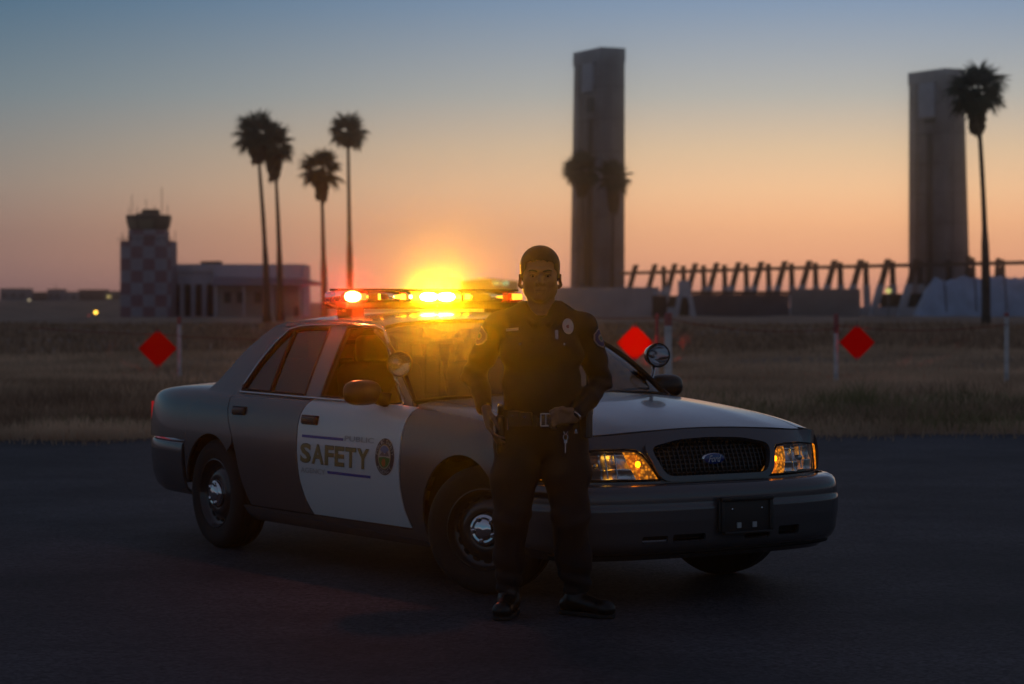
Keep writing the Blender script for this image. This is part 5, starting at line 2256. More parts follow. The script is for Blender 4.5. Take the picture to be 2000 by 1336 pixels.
class Field:
    """signed distance field on a rectilinear grid; smooth unions of simple solids"""
    def __init__(s, xs, ys, zs, far=.08):
        s.x, s.y, s.z = [np.asarray(q, np.float32) for q in (xs, ys, zs)]
        s.F = np.full((len(xs), len(ys), len(zs)), far, np.float32)

    def region(s, lo, hi, m):
        r = []
        for ax, a, b_ in zip((s.x, s.y, s.z), lo, hi):
            i0, i1 = np.searchsorted(ax, a - m), np.searchsorted(ax, b_ + m)
            r.append(slice(max(0, i0), min(len(ax), max(i1, i0 + 1))))
        return tuple(r), s.x[r[0]][:, None, None], s.y[r[1]][None, :, None], s.z[r[2]][None, None, :]

    def put(s, r, d, k, sub=False):
        f = s.F[r]
        if sub:
            d = -d
            h = np.maximum(k - np.abs(f - d), 0) / max(k, 1e-6)
            s.F[r] = np.maximum(f, d) + h * h * k * .25
        else:
            h = np.maximum(k - np.abs(f - d), 0) / max(k, 1e-6)
            s.F[r] = np.minimum(f, d) - h * h * k * .25

    def cone(s, a, b_, r1, r2=None, k=.02, sub=False, sx=1., sy=1.):
        r2 = r1 if r2 is None else r2
        a, b_ = np.array(a, float), np.array(b_, float)
        m = max(r1, r2) / min(sx, sy, 1.) + .07
        r, X, Y, Z = s.region(np.minimum(a, b_), np.maximum(a, b_), m)
        ba = b_ - a
        L2 = max(float(ba @ ba), 1e-9)
        t = np.clip(((X - a[0]) * ba[0] + (Y - a[1]) * ba[1] + (Z - a[2]) * ba[2]) / L2, 0, 1)
        d = np.sqrt(((X - a[0] - t * ba[0]) * sx) ** 2 + ((Y - a[1] - t * ba[1]) * sy) ** 2 + (Z - a[2] - t * ba[2]) ** 2) - (r1 + (r2 - r1) * t)
        s.put(r, d.astype(np.float32), k, sub)
        return s

    def ell(s, c, rad, k=.02, sub=False, rot=None):
        c, rad = np.array(c, float), np.array(rad, float)
        m = rad.max() + .07
        r, X, Y, Z = s.region(c, c, m)
        dx, dy, dz = X - c[0], Y - c[1], Z - c[2]
        if rot is not None:
            R_ = np.array(rot.transposed())
            dx, dy, dz = (R_[0, 0] * dx + R_[0, 1] * dy + R_[0, 2] * dz, R_[1, 0] * dx + R_[1, 1] * dy + R_[1, 2] * dz, R_[2, 0] * dx + R_[2, 1] * dy + R_[2, 2] * dz)
        k0 = np.sqrt((dx / rad[0]) ** 2 + (dy / rad[1]) ** 2 + (dz / rad[2]) ** 2)
        k1 = np.sqrt((dx / rad[0] ** 2) ** 2 + (dy / rad[1] ** 2) ** 2 + (dz / rad[2] ** 2) ** 2)
        d = np.where(k1 > 1e-6, k0 * (k0 - 1) / np.maximum(k1, 1e-6), -rad.min())
        s.put(r, d.astype(np.float32), k, sub)
        return s

    def limb(s, pts, rads, k=.02, **kw):
        for i in range(len(pts) - 1):
            s.cone(pts[i], pts[i + 1], rads[i], rads[i + 1], k, **kw)
        return s

    def mesh(s):
        """surface nets"""
        F = s.F
        nx, ny, nz = F.shape
        neg = F < 0
        c = [neg[i:nx - 1 + i, j:ny - 1 + j, l:nz - 1 + l] for i in (0, 1) for j in (0, 1) for l in (0, 1)]
        cnt = sum(q.astype(np.int8) for q in c)
        act = (cnt > 0) & (cnt < 8)
        I, J, K = np.nonzero(act)
        idx = np.full(act.shape, -1, np.int64)
        idx[I, J, K] = np.arange(len(I))
        acc = np.zeros((len(I), 3))
        num = np.zeros(len(I))
        ax = (s.x.astype(float), s.y.astype(float), s.z.astype(float))
        cor = [(i, j, l) for i in (0, 1) for j in (0, 1) for l in (0, 1)]
        for a in cor:
            for d in range(3):
                if a[d]:
                    continue
                b_ = list(a)
                b_[d] = 1
                fa = F[I + a[0], J + a[1], K + a[2]].astype(float)
                fb = F[I + b_[0], J + b_[1], K + b_[2]].astype(float)
                m = (fa < 0) != (fb < 0)
                t = np.where(m, fa / np.where(m, fa - fb, 1), 0)
                pa = np.stack([ax[0][I + a[0]], ax[1][J + a[1]], ax[2][K + a[2]]], 1)
                pb = np.stack([ax[0][I + b_[0]], ax[1][J + b_[1]], ax[2][K + b_[2]]], 1)
                acc += np.where(m[:, None], pa + (pb - pa) * t[:, None], 0)
                num += m
        V = acc / num[:, None]
        Q = []
        for d in range(3):
            e, f = [q for q in range(3) if q != d]
            sl0 = [slice(1, -1)] * 3
            A0 = [slice(1, n - 1) for n in F.shape]
            A0[d] = slice(0, F.shape[d] - 1)
            A1 = list(A0)
            A1[d] = slice(1, F.shape[d])
            na, nb = neg[tuple(A0)], neg[tuple(A1)]
            ch = np.nonzero(na != nb)
            base = [ch[q] + (0 if q == d else 1) for q in range(3)]
            flip = na[ch]
            def cell(de, df):
                p = list(base)
                p[e] = p[e] - de
                p[f] = p[f] - df
                return idx[p[0], p[1], p[2]]
            q = np.stack([cell(0, 0), cell(1, 0), cell(1, 1), cell(0, 1)], 1)
            fl = flip if d != 1 else ~flip
            q[~fl] = q[~fl][:, ::-1]
            Q.append(q)
        Q = np.concatenate(Q)
        Q = Q[(Q >= 0).all(1)]
        return V, Q

    def build(s, name, m, parent, relax=1):
        V, Q = s.mesh()
        for _ in range(relax):
            nb = np.zeros_like(V)
            ct = np.zeros(len(V))
            for a, b_ in ((0, 1), (1, 2), (2, 3), (3, 0)):
                np.add.at(nb, Q[:, a], V[Q[:, b_]])
                np.add.at(nb, Q[:, b_], V[Q[:, a]])
                np.add.at(ct, Q[:, a], 1)
                np.add.at(ct, Q[:, b_], 1)
            V = V * .5 + .5 * nb / np.maximum(ct, 1)[:, None]
        me = bpy.data.meshes.new(name)
        me.vertices.add(len(V))
        me.vertices.foreach_set('co', V.ravel())
        me.loops.add(Q.size)
        me.loops.foreach_set('vertex_index', Q.ravel().astype(np.int32))
        me.polygons.add(len(Q))
        me.polygons.foreach_set('loop_start', np.arange(0, Q.size, 4, dtype=np.int32))
        me.update(calc_edges=True)
        me.polygons.foreach_set('use_smooth', [True] * len(Q))
        me.materials.append(m)
        o = bpy.data.objects.new(name, me)
        COL.objects.link(o)
        o.parent = parent
        return o, BVHTree.FromPolygons(V.tolist(), Q.tolist())


def axis(*seg):
    """(start, end, step) pieces joined"""
    out = []
    for a, b_, st in seg:
        out.append(np.arange(a, b_ - 1e-9, st))
    return np.concatenate(out)


# joints, in metres from the point on the ground between his feet (x to the right of the picture, -y towards the camera)
HX, HZ = -.008, 1.655
SH_R, EL_R, WR_R = (-.205, .03, 1.392), (-.328, .115, 1.160), (-.268, -.055, 1.005)
SH_L, EL_L, WR_L = (.195, .03, 1.392), (.288, .105, 1.135), (.158, -.115, .972)
HIP_R, KN_R, AN_R = (-.100, .02, .92), (-.150, -.025, .475), (-.158, .03, .10)
HIP_L, KN_L, AN_L = (.100, .02, .92), (.138, -.025, .475), (.165, .04, .10)

m_skin = mat('skin', (.27, .155, .11), .62, var=.14, scale=25, sss=.15, spec=.22)
m_hair = mat('dark_hair', (.014, .010, .008), .55, var=.4, scale=60, bump=.5, bscale=220)
m_cloth = mat('navy_uniform_cloth', (.0125, .012, .0155), .72, var=.25, scale=9, bump=.25, bscale=240, spec=.3)
m_boot = mat('black_boot_leather', (.008, .0075, .0075), .32, bump=.15, bscale=50, spec=.4)
m_leather = mat('black_duty_leather', (.011, .010, .010), .38, bump=.2, bscale=150)
m_silver = mat('silver_metal', (.62, .62, .66), .25, metal=1.)

# ---- body: one continuous mesh, head to feet
B = Field(axis((-.40, -.115, .005), (-.115, .10, .0032), (.10, .40, .005)), axis((-.30, -.155, .006), (-.155, .15, .0036), (.15, .22, .008)), axis((-.01, .80, .012), (.80, 1.06, .004), (1.06, 1.46, .012), (1.46, 1.80, .0030)))
B.ell((HX, .018, HZ + .022), (.086, .096, .094), .0)
B.ell((HX, -.018, HZ - .035), (.076, .080, .092), .03)
B.ell((HX, -.030, HZ - .085), (.060, .058, .052), .03)
B.ell((HX, -.066, HZ - .122), (.030, .024, .020), .028)
for sg in (-1, 1):
    B.ell((HX + sg * .060, -.010, HZ - .078), (.021, .040, .032), .03)
    B.ell((HX + sg * .051, -.066, HZ - .042), (.026, .020, .022), .025)
B.limb([(HX - .046, -.082, HZ + .004), (HX, -.094, HZ + .004), (HX + .046, -.082, HZ + .004)], [.011, .012, .011], .016)
B.limb([(HX, -.088, HZ - .005), (HX, -.104, HZ - .030), (HX, -.115, HZ - .050)], [.0085, .0105, .0135], .010)
for sg in (-1, 1):
    B.ell((HX + sg * .016, -.099, HZ - .053), (.0105, .012, .009), .008)
    B.ell((HX + sg * .036, -.108, HZ - .018), (.022, .025, .0145), .010, sub=True)
    B.ell((HX + sg * .036, -.0795, HZ - .019), (.0125, .0125, .0125), .004)
    B.ell((HX + sg * .036, -.0865, HZ - .0115), (.018, .010, .0048), .005)
    e_ = Matrix.Rotation(sg * .42, 3, 'Z') @ Matrix.Rotation(-.15, 3, 'X')
    B.ell((HX + sg * .0985, .018, HZ - .040), (.0078, .020, .034), .010, rot=e_)
    B.ell((HX + sg * .106, .010, HZ - .036), (.0050, .011, .019), .006, sub=True, rot=e_)
    B.ell((HX + sg * .091, .010, HZ - .070), (.0070, .010, .011), .008)
B.cone((HX - .023, -.091, HZ - .083), (HX + .023, -.091, HZ - .083), .0058, None, .007)
B.cone((HX, -.0975, HZ - .082), (HX, -.0975, HZ - .083), .0068, None, .007)
B.cone((HX - .017, -.091, HZ - .096), (HX + .017, -.091, HZ - .096), .0078, None, .008)
B.cone((HX - .026, -.099, HZ - .0895), (HX + .026, -.099, HZ - .0895), .0028, None, .004, sub=True)
B.limb([(HX, .020, HZ - .075), (0, .030, HZ - .19), (0, .035, 1.40)], [.062, .067, .078], .03)
# torso and limbs under the clothes
B.limb([(0, .03, 1.34), (0, .02, 1.20), (0, .01, 1.05), (0, .02, .95)], [.105, .110, .100, .105], .05, sx=.72)
B.limb([SH_R, (0, .035, 1.40), SH_L], [.055, .06, .055], .04)
for (sh, el, wr) in ((SH_R, EL_R, WR_R), (SH_L, EL_L, WR_L)):
    B.limb([sh, el, wr], [.050, .038, .026], .02)
for (hp, kn, an) in ((HIP_R, KN_R, AN_R), (HIP_L, KN_L, AN_L)):
    B.limb([hp, kn, an], [.085, .055, .035], .03)
for (an, toe) in ((AN_R, (-.185, -.12, .045)), (AN_L, (.275, -.05, .045))):
    B.cone((an[0], an[1], .06), toe, .032, .026, .02)
# right hand (left in the picture): hangs at the holster, fingers curled forward, thumb along the holster
def hand(palm_a, palm_b, across, fingers, thumb):
    pa, pb, ac = Vector(palm_a), Vector(palm_b), Vector(across)
    for t in (-.030, -.011, .009, .027):
        B.cone(tuple(pa + ac * t * .75), tuple(pb + ac * t), .0165, .0125, .012)
    for pts, r in fingers:
        B.limb([tuple(p) for p in pts], [r * (1 - .11 * i) for i in range(len(pts))], .0035)
    B.limb([tuple(p) for p in thumb], [.0135, .0115, .0095, .0080], .008)


w = Vector(WR_R)
kn = w + Vector((.018, -.035, -.085))
acr = Vector((.45, .80, -.05)).normalized()     # from index side (front) ... away
acr = Vector((.25, .95, .05)).normalized()
fing = []
for t, ln, r in ((-.030, .92, .0092), (-.011, 1.02, .0096), (.009, .96, .0092), (.027, .80, .0082)):
    k0 = kn + acr * t
    fing.append(([k0, k0 + Vector((.020, -.010, -.040)) * ln, k0 + Vector((.045, -.006, -.060)) * ln, k0 + Vector((.066, .006, -.068)) * ln], r))
# spread the fingertips so they read separately in the picture
for i, (pts, r) in enumerate(fing):
    for j in range(1, 4):
        pts[j] = pts[j] + Vector((.004 * (1.5 - i) * j, 0, -.0065 * (i - .5) * j * .8))
hand(w, kn, acr, fing, [w + Vector((.014, -.022, -.020)), w + Vector((.036, -.045, -.045)), w + Vector((.050, -.052, -.075)), w + Vector((.060, -.048, -.098))])
# left hand (right in the picture): closed over the belt beside the buckle
w = Vector(WR_L)
kn = w + Vector((-.085, -.045, -.004))
acr = Vector((.10, .10, -.98)).normalized()
fing = []
for t, ln, r in ((-.026, .95, .0098), (-.008, 1.02, .0100), (.011, .95, .0096), (.028, .80, .0086)):
    k0 = kn + acr * t
    fing.append(([k0, k0 + Vector((-.030, -.006, -.020)) * ln, k0 + Vector((-.036, .022, -.036)) * ln, k0 + Vector((-.014, .036, -.040)) * ln], r))
hand(w, kn, acr, fing, [w + Vector((-.030, -.030, .020)), w + Vector((-.062, -.046, .034)), w + Vector((-.094, -.046, .030)), w + Vector((-.118, -.036, .020))])
body_o, body_t = B.build('body', m_skin, MAN, 1)

# ---- hair: short cap, straight hairline
H = Field(axis((-.125, .112, .0030)), axis((-.12, .15, .0034)), axis((HZ - .09, HZ + .15, .0030)))
H.ell((HX, .020, HZ + .030), (.096, .104, .094), .0)
H.ell((HX, .022, HZ + .052), (.082, .096, .074), .02)
H.ell((HX, .034, HZ - .020), (.092, .090, .070), .02)
X, Y, Z = H.x[:, None, None], H.y[None, :, None], H.z[None, None, :]
# face opening: straight hairline, square temples, sideburns to the middle of the ear
hairline = HZ + .058 - .010 * np.abs(X - HX) / .05 + .0025 * np.sin(X * 190) + .0015 * np.sin(X * 430)
half = .066 + .012 * np.clip((HZ - Z) / .05, 0, 1)
open_ = np.maximum(np.maximum(np.abs(X - HX) - half, Z - hairline), Y + .020 + .0 * X)
H.F = np.maximum(H.F, -open_).astype(np.float32)
below = (HZ - .030 - np.clip((Y - .02) * .5, 0, .05)) - Z
H.F = np.maximum(H.F, below + 0 * X).astype(np.float32)
nz_ = np.sin(H.x * 420)[:, None, None] * np.sin(H.z * 260 + 1)[None, None, :] * np.sin(H.y * 310)[None, :, None]
H.F += (nz_ * .0013).astype(np.float32)
H.build('hair', m_hair, MAN, 1)
def on_face(x, z, off=0.):
    h_ = body_t.ray_cast(Vector((x, -.5, z)), Vector((0, 1, 0)))
    return h_[0] + Vector((0, -off, 0))


for sg in (-1, 1):
    mb = MB()
    pts = [on_face(HX + sg * x, HZ + z, .0006) for x, z in ((.014, .002), (.025, .005), (.038, .0078), (.052, .006), (.060, .001))]
    mb.tube(pts, [.0030, .0042, .0040, .0032, .0016], 6)
    mb.build('eyebrow', m_hair, MAN, smooth=True)
    p_ = on_face(HX + sg * .0360, HZ - .0195)
    mb = MB()
    mb.lathe([(0, .0012), (.0040, .0009), (.0055, -.002)], 12, Matrix.Translation(p_) @ Matrix.Rotation(PI / 2, 4, 'X'))
    mb.build('iris', mat('dark_iris', (.012, .008, .006), .25), MAN, smooth=True)
    mb = MB()
    mb.tube([on_face(HX + sg * x, HZ + z, .0004) for x, z in ((.023, -.0165), (.029, -.0135), (.037, -.0125), (.045, -.0140), (.051, -.0175))], .0013, 5)
    mb.build('eyelash', m_hair, MAN, smooth=True)
mb = MB()
mb.tube([on_face(HX + x, HZ - .0885 + z, .0002) for x, z in ((-.025, -.002), (-.012, .0005), (0, -.0005), (.012, .0005), (.025, -.002))], [.0012, .0020, .0022, .0020, .0012], 6)
mb.build('mouth_line', mat('lip_dark', (.16, .07, .06), .5), MAN, smooth=True)


def folds(Fd, amp, seeds, cx=0.):
    X, Y, Z = Fd.x[:, None, None], Fd.y[None, :, None], Fd.z[None, None, :]
    t = 0
    for i, (kx, ky, kz, a) in enumerate(seeds):
        t = t + a * np.sin(kx * X + ky * Y + kz * Z + i * 1.7 + 1.2 * np.sin(9 * Z + 5 * X + i))
    Fd.F += (amp * t).astype(np.float32)


# ---- shirt
T = Field(axis((-.42, .42, .0052)), axis((-.28, .26, .0058)), axis((.90, 1.53, .0052)))
T.limb([(0, .02, 1.36), (0, .01, 1.25), (0, .0, 1.12), (0, .005, 1.00), (0, .015, .945)], [.114, .122, .116, .112, .113], .05, sx=.685)
T.ell((-.085, -.045, 1.275), (.095, .085, .085), .06)
T.ell((.085, -.045, 1.275), (.095, .085, .085), .06)
T.ell((0, -.06, 1.07), (.13, .085, .11), .06)
T.limb([(-.19, .03, 1.395), (-.07, .035, 1.432), (.07, .035, 1.432), (.185, .03, 1.395)], [.066, .070, .070, .066], .05)
for (sh, el, wr) in ((SH_R, EL_R, WR_R), (SH_L, EL_L, WR_L)):
    mid = tuple((np.array(sh) * .45 + np.array(el) * .55))
    fm = tuple((np.array(el) * .5 + np.array(wr) * .5))
    T.limb([sh, mid, el, fm, tuple(np.array(wr) * .93 + np.array(el) * .07)], [.077, .067, .053, .050, .043], .012)
# collar stand and points
T.limb([(0, .105, 1.490), (-.062, .075, 1.484), (-.080, .02, 1.468), (-.066, -.045, 1.442), (-.036, -.092, 1.405)], [.012, .013, .014, .014, .010], .010)
T.limb([(0, .105, 1.490), (.062, .075, 1.484), (.080, .02, 1.468), (.066, -.045, 1.442), (.036, -.092, 1.405)], [.012, .013, .014, .014, .010], .010)
folds(T, .0036, [(22, 9, 31, 1.), (-31, 12, 24, .8), (12, 30, -46, .7), (48, -20, 20, .5)])
for el in (EL_R, EL_L):
    X, Y, Z = T.x[:, None, None], T.y[None, :, None], T.z[None, None, :]
    wgt_ = np.exp(-(((X - el[0]) ** 2 + (Y - el[1]) ** 2 + (Z - el[2]) ** 2) / .10 ** 2))
    T.F += (wgt_ * .006 * np.sin(95 * Z + 40 * X)).astype(np.float32)
# neck opening
T.cone((HX, .012, 1.52), (0, -.01, 1.445), .064, .050, .008, sub=True)
T.cone((0, -.075, 1.47), (0, -.13, 1.405), .030, .010, .01, sub=True)
shirt, shirt_t = T.build('shirt', m_cloth, MAN, 1)
mb = MB()
mb.lathe([(.052, -.02), (.060, .01), (.058, .03)], 24, Matrix.Translation((HX, .008, 1.435)) @ Matrix.Rotation(.30, 4, 'X'))
mb.build('undershirt', mat('dark_undershirt', (.016, .014, .014), .9), MAN, smooth=True)

# ---- trousers
L = Field(axis((-.30, .32, .0056)), axis((-.20, .24, .0060)), axis((.045, 1.00, .0056)))
L.limb([(0, .012, .985), (0, .018, .93), (0, .022, .875)], [.122, .132, .128], .04, sx=.70)
for (hp, kn, an, sg) in ((HIP_R, KN_R, AN_R, -1), (HIP_L, KN_L, AN_L, 1)):
    h2 = (hp[0] * 1.04, hp[1], .90)
    mid = tuple(np.array(h2) * .5 + np.array(kn) * .5)
    cal = (kn[0] * .5 + an[0] * .5, .025, .28)
    L.limb([h2, mid, kn, cal, (an[0], an[1] + .0, .15)], [.118, .114, .086, .084 if sg > 0 else .074, .070 if sg > 0 else .062], .030)
L.cone((-.01, -.01, .40), (0, -.01, .655), .034, .006, .02, sub=True)
folds(L, .0034, [(18, 12, 26, 1.), (-24, 9, 17, .8), (30, 22, -36, .6)])
X, Z = L.x[:, None, None], L.z[None, None, :]
L.F += (.0055 * np.sin(80 * Z + 22 * X) * np.exp(-((Z - .17) / .07) ** 2)).astype(np.float32)
L.F += (.004 * np.sin(64 * Z - 30 * np.abs(X)) * np.exp(-((Z - .47) / .07) ** 2)).astype(np.float32)
L.build('trousers', m_cloth, MAN, 1)

# ---- boots
for (an, toe, nm) in ((AN_R, (-.190, -.150, .040), 'boot'), (AN_L, (.305, -.085, .040), 'boot')):
    xs_ = sorted((an[0], toe[0]))
    K = Field(axis((xs_[0] - .09, xs_[1] + .09, .0042)), axis((-.26, .16, .0046)), axis((-.002, .24, .0042)))
    d = (Vector(toe) - Vector((an[0], an[1], .04))).normalized()
    heel = Vector((an[0], an[1], 0)) - d * .055
    K.cone((an[0], an[1], .20), (an[0], an[1], .09), .052, .050, .02)
    K.cone((heel.x, heel.y, .050), (an[0], an[1], .055), .040, .043, .03)
    K.cone((an[0], an[1], .070), (toe[0], toe[1], .042), .046, .040, .03)
    K.ell((toe[0], toe[1], .046), (.046, .052, .040), .02)
    K.F = np.maximum(K.F, (.018 - K.z)[None, None, :])
    k_o, k_t = K.build(nm, m_boot, MAN, 1)
    S_ = Field(axis((xs_[0] - .09, xs_[1] + .09, .0046)), axis((-.26, .16, .005)), axis((-.004, .04, .004)))
    S_.cone((heel.x, heel.y, .012), (an[0], an[1], .012), .044, .045, .01)
    S_.cone((an[0], an[1], .012), (toe[0], toe[1], .012), .044, .046, .01)
    S_.F = np.maximum(np.maximum(S_.F, (.001 - S_.z)[None, None, :]), (S_.z - .022)[None, None, :])
    S_.build('sole', m_rubber, k_o, 0)
    mb = MB()
    for i in range(5):
        p_ = Vector((an[0], an[1], .10)) + d * (.052 + .010 * i)
        n_ = Vector((-d.y, d.x, 0))
        z_ = .112 - .010 * i
        mb.tube([tuple(p_ - n_ * .018 + Vector((0, 0, z_ - .10))), tuple(p_ + d * .006 + Vector((0, 0, z_ - .092))), tuple(p_ + n_ * .018 + Vector((0, 0, z_ - .10)))], .0022, 5)
    mb.build('lace', m_cloth, k_o)

# ---- duty belt with gear
def belt_pt(a, r=0., z=.952):
    return ((.176 + r) * math.sin(a), .012 - (.128 + r) * math.cos(a), z)


def belt_strip(a0, a1, z0, z1, r0, r1, n=24):
    mb = MB()
    v = []
    for i in range(n + 1):
        a = a0 + (a1 - a0) * i / n
        for (r, z) in ((r0, z0), (r1, z0), (r1, z1), (r0, z1)):
            p = belt_pt(a, r, z)
            v.append(p)
    f = []
    for i in range(n):
        for k_ in range(4):
            f.append((i * 4 + k_, i * 4 + (k_ + 1) % 4, i * 4 + 4 + (k_ + 1) % 4, i * 4 + 4 + k_))
    f += [(3, 2, 1, 0), (n * 4, n * 4 + 1, n * 4 + 2, n * 4 + 3)]
    return mb.add(v, f)


belt = belt_strip(-PI, PI, .925, .978, .006, .016, 72).build('duty_belt', m_leather, MAN, auto=True)
for a, w_, z0, z1, dp, nm in ((-.62, .15, .920, .990, .045, 'magazine_pouch'), (-.36, .13, .922, .985, .04, 'handcuff_pouch'), (1.30, .26, .865, .998, .055, 'radio_pouch')):
    p = belt_strip(a - w_, a + w_, z0, z1, .014, .014 + dp, 6).build(nm, m_leather, belt, auto=True)
    belt_strip(a - w_ * .9, a + w_ * .9, z1 - .03, z1 + .003, .012, .018 + dp, 6).build('flap', m_leather, p, auto=True)
    mb = MB()
    q = belt_pt(a, .020 + dp, z1 - .020)
    mb.lathe([(0, .004), (.004, .003), (.005, 0)], 10, Matrix.Translation(q) @ Matrix.Rotation(a, 4, 'Z') @ Matrix.Rotation(PI / 2, 4, 'X'))
    mb.build('snap', m_silver, p)
# holster under the hanging hand, radio on the other hip
hp = Vector(belt_pt(-1.25, .02, .93))
mb = MB()
mb.box((hp.x - .012, hp.y, .875), (.045, .07, .19), Matrix.Rotation(-.05, 3, 'Y'), .014)
mb.box((hp.x - .012, hp.y + .012, .985), (.030, .050, .07), Matrix.Rotation(.25, 3, 'X'), .010)
ho = mb.build('holster', m_leather, belt, auto=True)
mb = MB()
mb.tube([(hp.x + .022, hp.y - .04, .955), (hp.x + .022, hp.y - .042, .90)], .004, 6)
mb.build('retention_strap', m_silver, ho)
rp = Vector(belt_pt(1.42, .045, .95))
mb = MB()
mb.box((rp.x, rp.y, .955), (.040, .062, .19), None, .008)
ra = mb.build('radio', m_trim, belt, auto=True)
mb = MB()
mb.tube([(rp.x, rp.y + .02, 1.04), (rp.x, rp.y + .03, 1.16)], [.006, .004], 6)
mb.build('antenna', m_trim, ra)
# buckle: square silver frame
bp_ = Vector((.018, .012 - .128 - .020, .952))
mb = MB()
for (dx, dz, sx_, sz_) in ((-.024, 0, .006, .062), (.024, 0, .006, .062), (0, .029, .054, .006), (0, -.029, .054, .006), (0, 0, .004, .05)):
    mb.box((bp_.x + dx, bp_.y, bp_.z + dz), (sx_, .007, sz_))
mb.build('buckle', m_silver, belt)
mb = MB()
mb.box((bp_.x, bp_.y + .004, bp_.z), (.044, .004, .05))
mb.build('buckle_plate', m_leather, belt)
for a in (-.18, .42):
    belt_strip(a - .055, a + .055, .918, .985, .014, .020, 4).build('keeper', m_leather, belt, auto=True)
# keys on a clip below the hand
kx = .112
ky = belt_pt(.68, .050)[1]
mb = MB()
th = np.linspace(0, 2 * PI, 17)[:-1]
mb.tube([(kx + .011 * math.cos(t), ky, .868 + .014 * math.sin(t)) for t in th], .0018, 6, closed=True)
mb.tube([(kx - .010, ky, .895), (kx, ky - .002, .880), (kx + .010, ky, .895)], .0026, 6)
mb.box((kx, ky, .848), (.015, .004, .016))
mb.box((kx - .001, ky, .818), (.0055, .003, .046))
mb.build('key', m_silver, belt)
mb = MB()
mb.tube([(kx + .050, ky + .03, .905), (kx + .044, ky + .022, .886), (kx + .056, ky + .025, .886), (kx + .050, ky + .03, .905)], .0024, 6)
mb.build('belt_clip', m_silver, belt)
# watch / cuff strap at the left wrist
w = Vector(WR_L)
el = Vector(EL_L)
dirw = (w - el).normalized()
Mw = Matrix.Translation(w + dirw * .004) @ dirw.to_track_quat('Z', 'Y').to_matrix().to_4x4()
mb = MB()
mb.lathe([(.027, -.011), (.033, -.011), (.034, 0), (.033, .011), (.027, .011)], 24, Mw)
wa = mb.build('watch', m_silver, MAN, auto=True)

# ---- things worn on the shirt
def on_shirt(x, z, off=.0):
    h_ = shirt_t.ray_cast(Vector((x, -.6, z)), Vector((0, 1, 0)))
    return (h_[0] + h_[1] * off * (1 if h_[1].y < 0 else -1), h_[1] if h_[1].y < 0 else -h_[1])


def stick(name, pts2, depth, m, parent=shirt, off=.001):
    """flat shape given as (x, z) outline lying on the shirt front, with real thickness"""
    n = len(pts2)
    fr, bk = [], []
    for x, z in pts2:
        p, nn = on_shirt(x, z)
        fr.append(tuple(p + Vector((0, -1, 0)) * (off + depth)))
        bk.append(tuple(p + Vector((0, 1, 0)) * .004))
    mb = MB()
    mb.add(fr + bk, [tuple(range(n))] + [(i, n + i, n + (i + 1) % n, (i + 1) % n) for i in range(n)])
    return mb.build(name, m, parent)


def ellipse(cx, cz, rx, rz_, n=22, tilt=0.):
    return [(cx + rx * math.cos(t) * math.cos(tilt) - rz_ * math.sin(t) * math.sin(tilt), cz + rx * math.cos(t) * math.sin(tilt) + rz_ * math.sin(t) * math.cos(tilt)) for t in np.linspace(0, 2 * PI, n + 1)[:-1]]


bx, bz = .125, 1.396
m_badge = mat('badge_silver', (.50, .48, .52), .38, metal=.7, bump=.8, bscale=160)
bd_ = stick('badge', ellipse(bx, bz, .027, .038, tilt=.12), .005, m_badge)
stick('badge_rim', ellipse(bx, bz, .021, .031, tilt=.12), .0075, m_badge, bd_)
stick('badge_centre', ellipse(bx, bz, .009, .010), .010, mat('badge_red', (.22, .05, .06), .4), bd_)
stick('name_plate', [(-.172, 1.371), (-.112, 1.377), (-.112, 1.390), (-.172, 1.384)], .003, mat('plate_silver', (.45, .44, .44), .4, metal=.5))
for x in (.066, .074):
    stick('pen', [(x - .0026, 1.336), (x + .0026, 1.336), (x + .0026, 1.378), (x - .0026, 1.378)], .005, m_silver)
for sg in (-1, 1):
    cx = sg * .105
    fl = stick('pocket_flap', [(cx - .062, 1.345), (cx + .062, 1.345), (cx + .062, 1.318), (cx, 1.300), (cx - .062, 1.318)], .003, m_cloth)
    stick('button', ellipse(cx, 1.312, .005, .005, 10), .006, m_silver, fl)
mb = MB()
for i, z in enumerate(np.linspace(1.38, 1.02, 7)):
    p, nn = on_shirt(.0, float(z))
    mb.lathe([(0, .004), (.0045, .003), (.0055, 0)], 10, Matrix.Translation(p) @ Matrix.Rotation(PI / 2, 4, 'X'))
mb.build('front_button', m_trim, shirt)
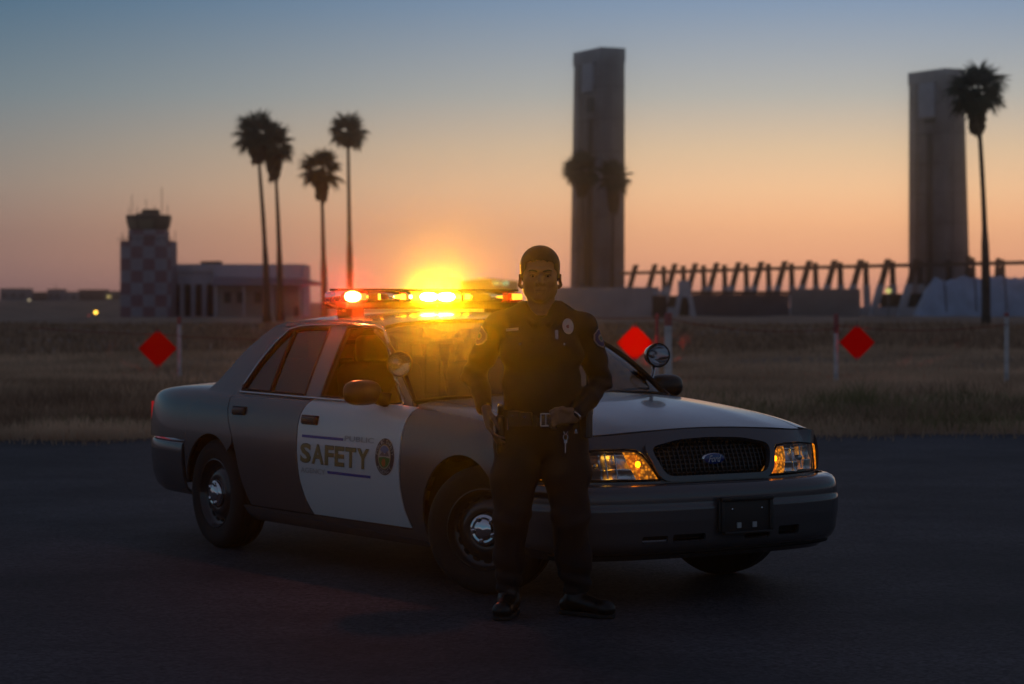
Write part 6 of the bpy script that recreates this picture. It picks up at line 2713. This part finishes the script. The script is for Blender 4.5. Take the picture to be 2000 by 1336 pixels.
for sg in (-1, 1):
    mb = MB()
    v = []
    for i in range(9):
        t = i / 8
        x = sg * (.085 + .115 * t)
        for dy in (-.022, .022):
            h_ = shirt_t.ray_cast(Vector((x, .03 + dy, 1.7)), Vector((0, 0, -1)))
            z = h_[0].z if h_[0] else 1.45
            v.append((x, .03 + dy, z + .005))
    f = [(2 * i, 2 * i + 1, 2 * i + 3, 2 * i + 2) for i in range(8)]
    mb.add(v, f)
    mb.add([(a, b_, c - .006) for a, b_, c in v], [q[::-1] for q in f])
    mb.build('epaulette', m_cloth, shirt)
# shoulder patches: shield shapes wrapped on the upper sleeves
def patch(sg, sh, el):
    a, b_ = Vector(sh), Vector(el)
    ax_ = (b_ - a).normalized()
    out_ = Vector((sg * .90, -.44, 0))
    out_ = (out_ - ax_ * out_.dot(ax_)).normalized()
    tn = ax_.cross(out_).normalized()
    c0 = a + ax_ * .075

    def lay(pts, off):
        res = []
        for (u, v_) in pts:
            o = c0 + ax_ * (-v_) + tn * u + out_ * .25
            h_ = shirt_t.ray_cast(o, -out_)
            p = h_[0] if h_[0] else c0 + out_ * .07
            res.append(tuple(p + out_ * off))
        return res

    def shield(k_):
        return [(x * k_, z * k_) for x, z in ((-.036, .040), (-.018, .046), (0, .050), (.018, .046), (.036, .040), (.039, .010), (.030, -.022), (.014, -.040), (0, -.048), (-.014, -.040), (-.030, -.022), (-.039, .010))]

    def slab(name, k_, off, m, par):
        ring_ = shield(k_)
        n = len(ring_)
        half = [(x * .5, z * .5) for x, z in ring_]
        pts = lay(ring_ + half + [(0, 0)], off)
        f = [(i, (i + 1) % n, n + (i + 1) % n, n + i) for i in range(n)] + [(n + i, n + (i + 1) % n, 2 * n) for i in range(n)]
        inn = [tuple(Vector(p) - out_ * (off + .002)) for p in pts[:n]]
        f += [(i, 2 * n + 1 + i, 2 * n + 1 + (i + 1) % n, (i + 1) % n) for i in range(n)]
        return mesh_obj(name, pts + inn, f, m, par, False)
    p_ = slab('shoulder_patch', 1., .003, mat('patch_border', (.40, .33, .32), .8), shirt)
    slab('patch_field', .86, .0042, mat('patch_violet', (.10, .07, .17), .8), p_)
    slab('patch_seal', .42, .0056, mat('patch_seal_gold', (.36, .30, .22), .7), p_)
    slab('patch_centre', .22, .0068, mat('patch_seal_green', (.10, .16, .10), .7), p_)


patch(1, SH_L, EL_L)
patch(-1, SH_R, EL_R)
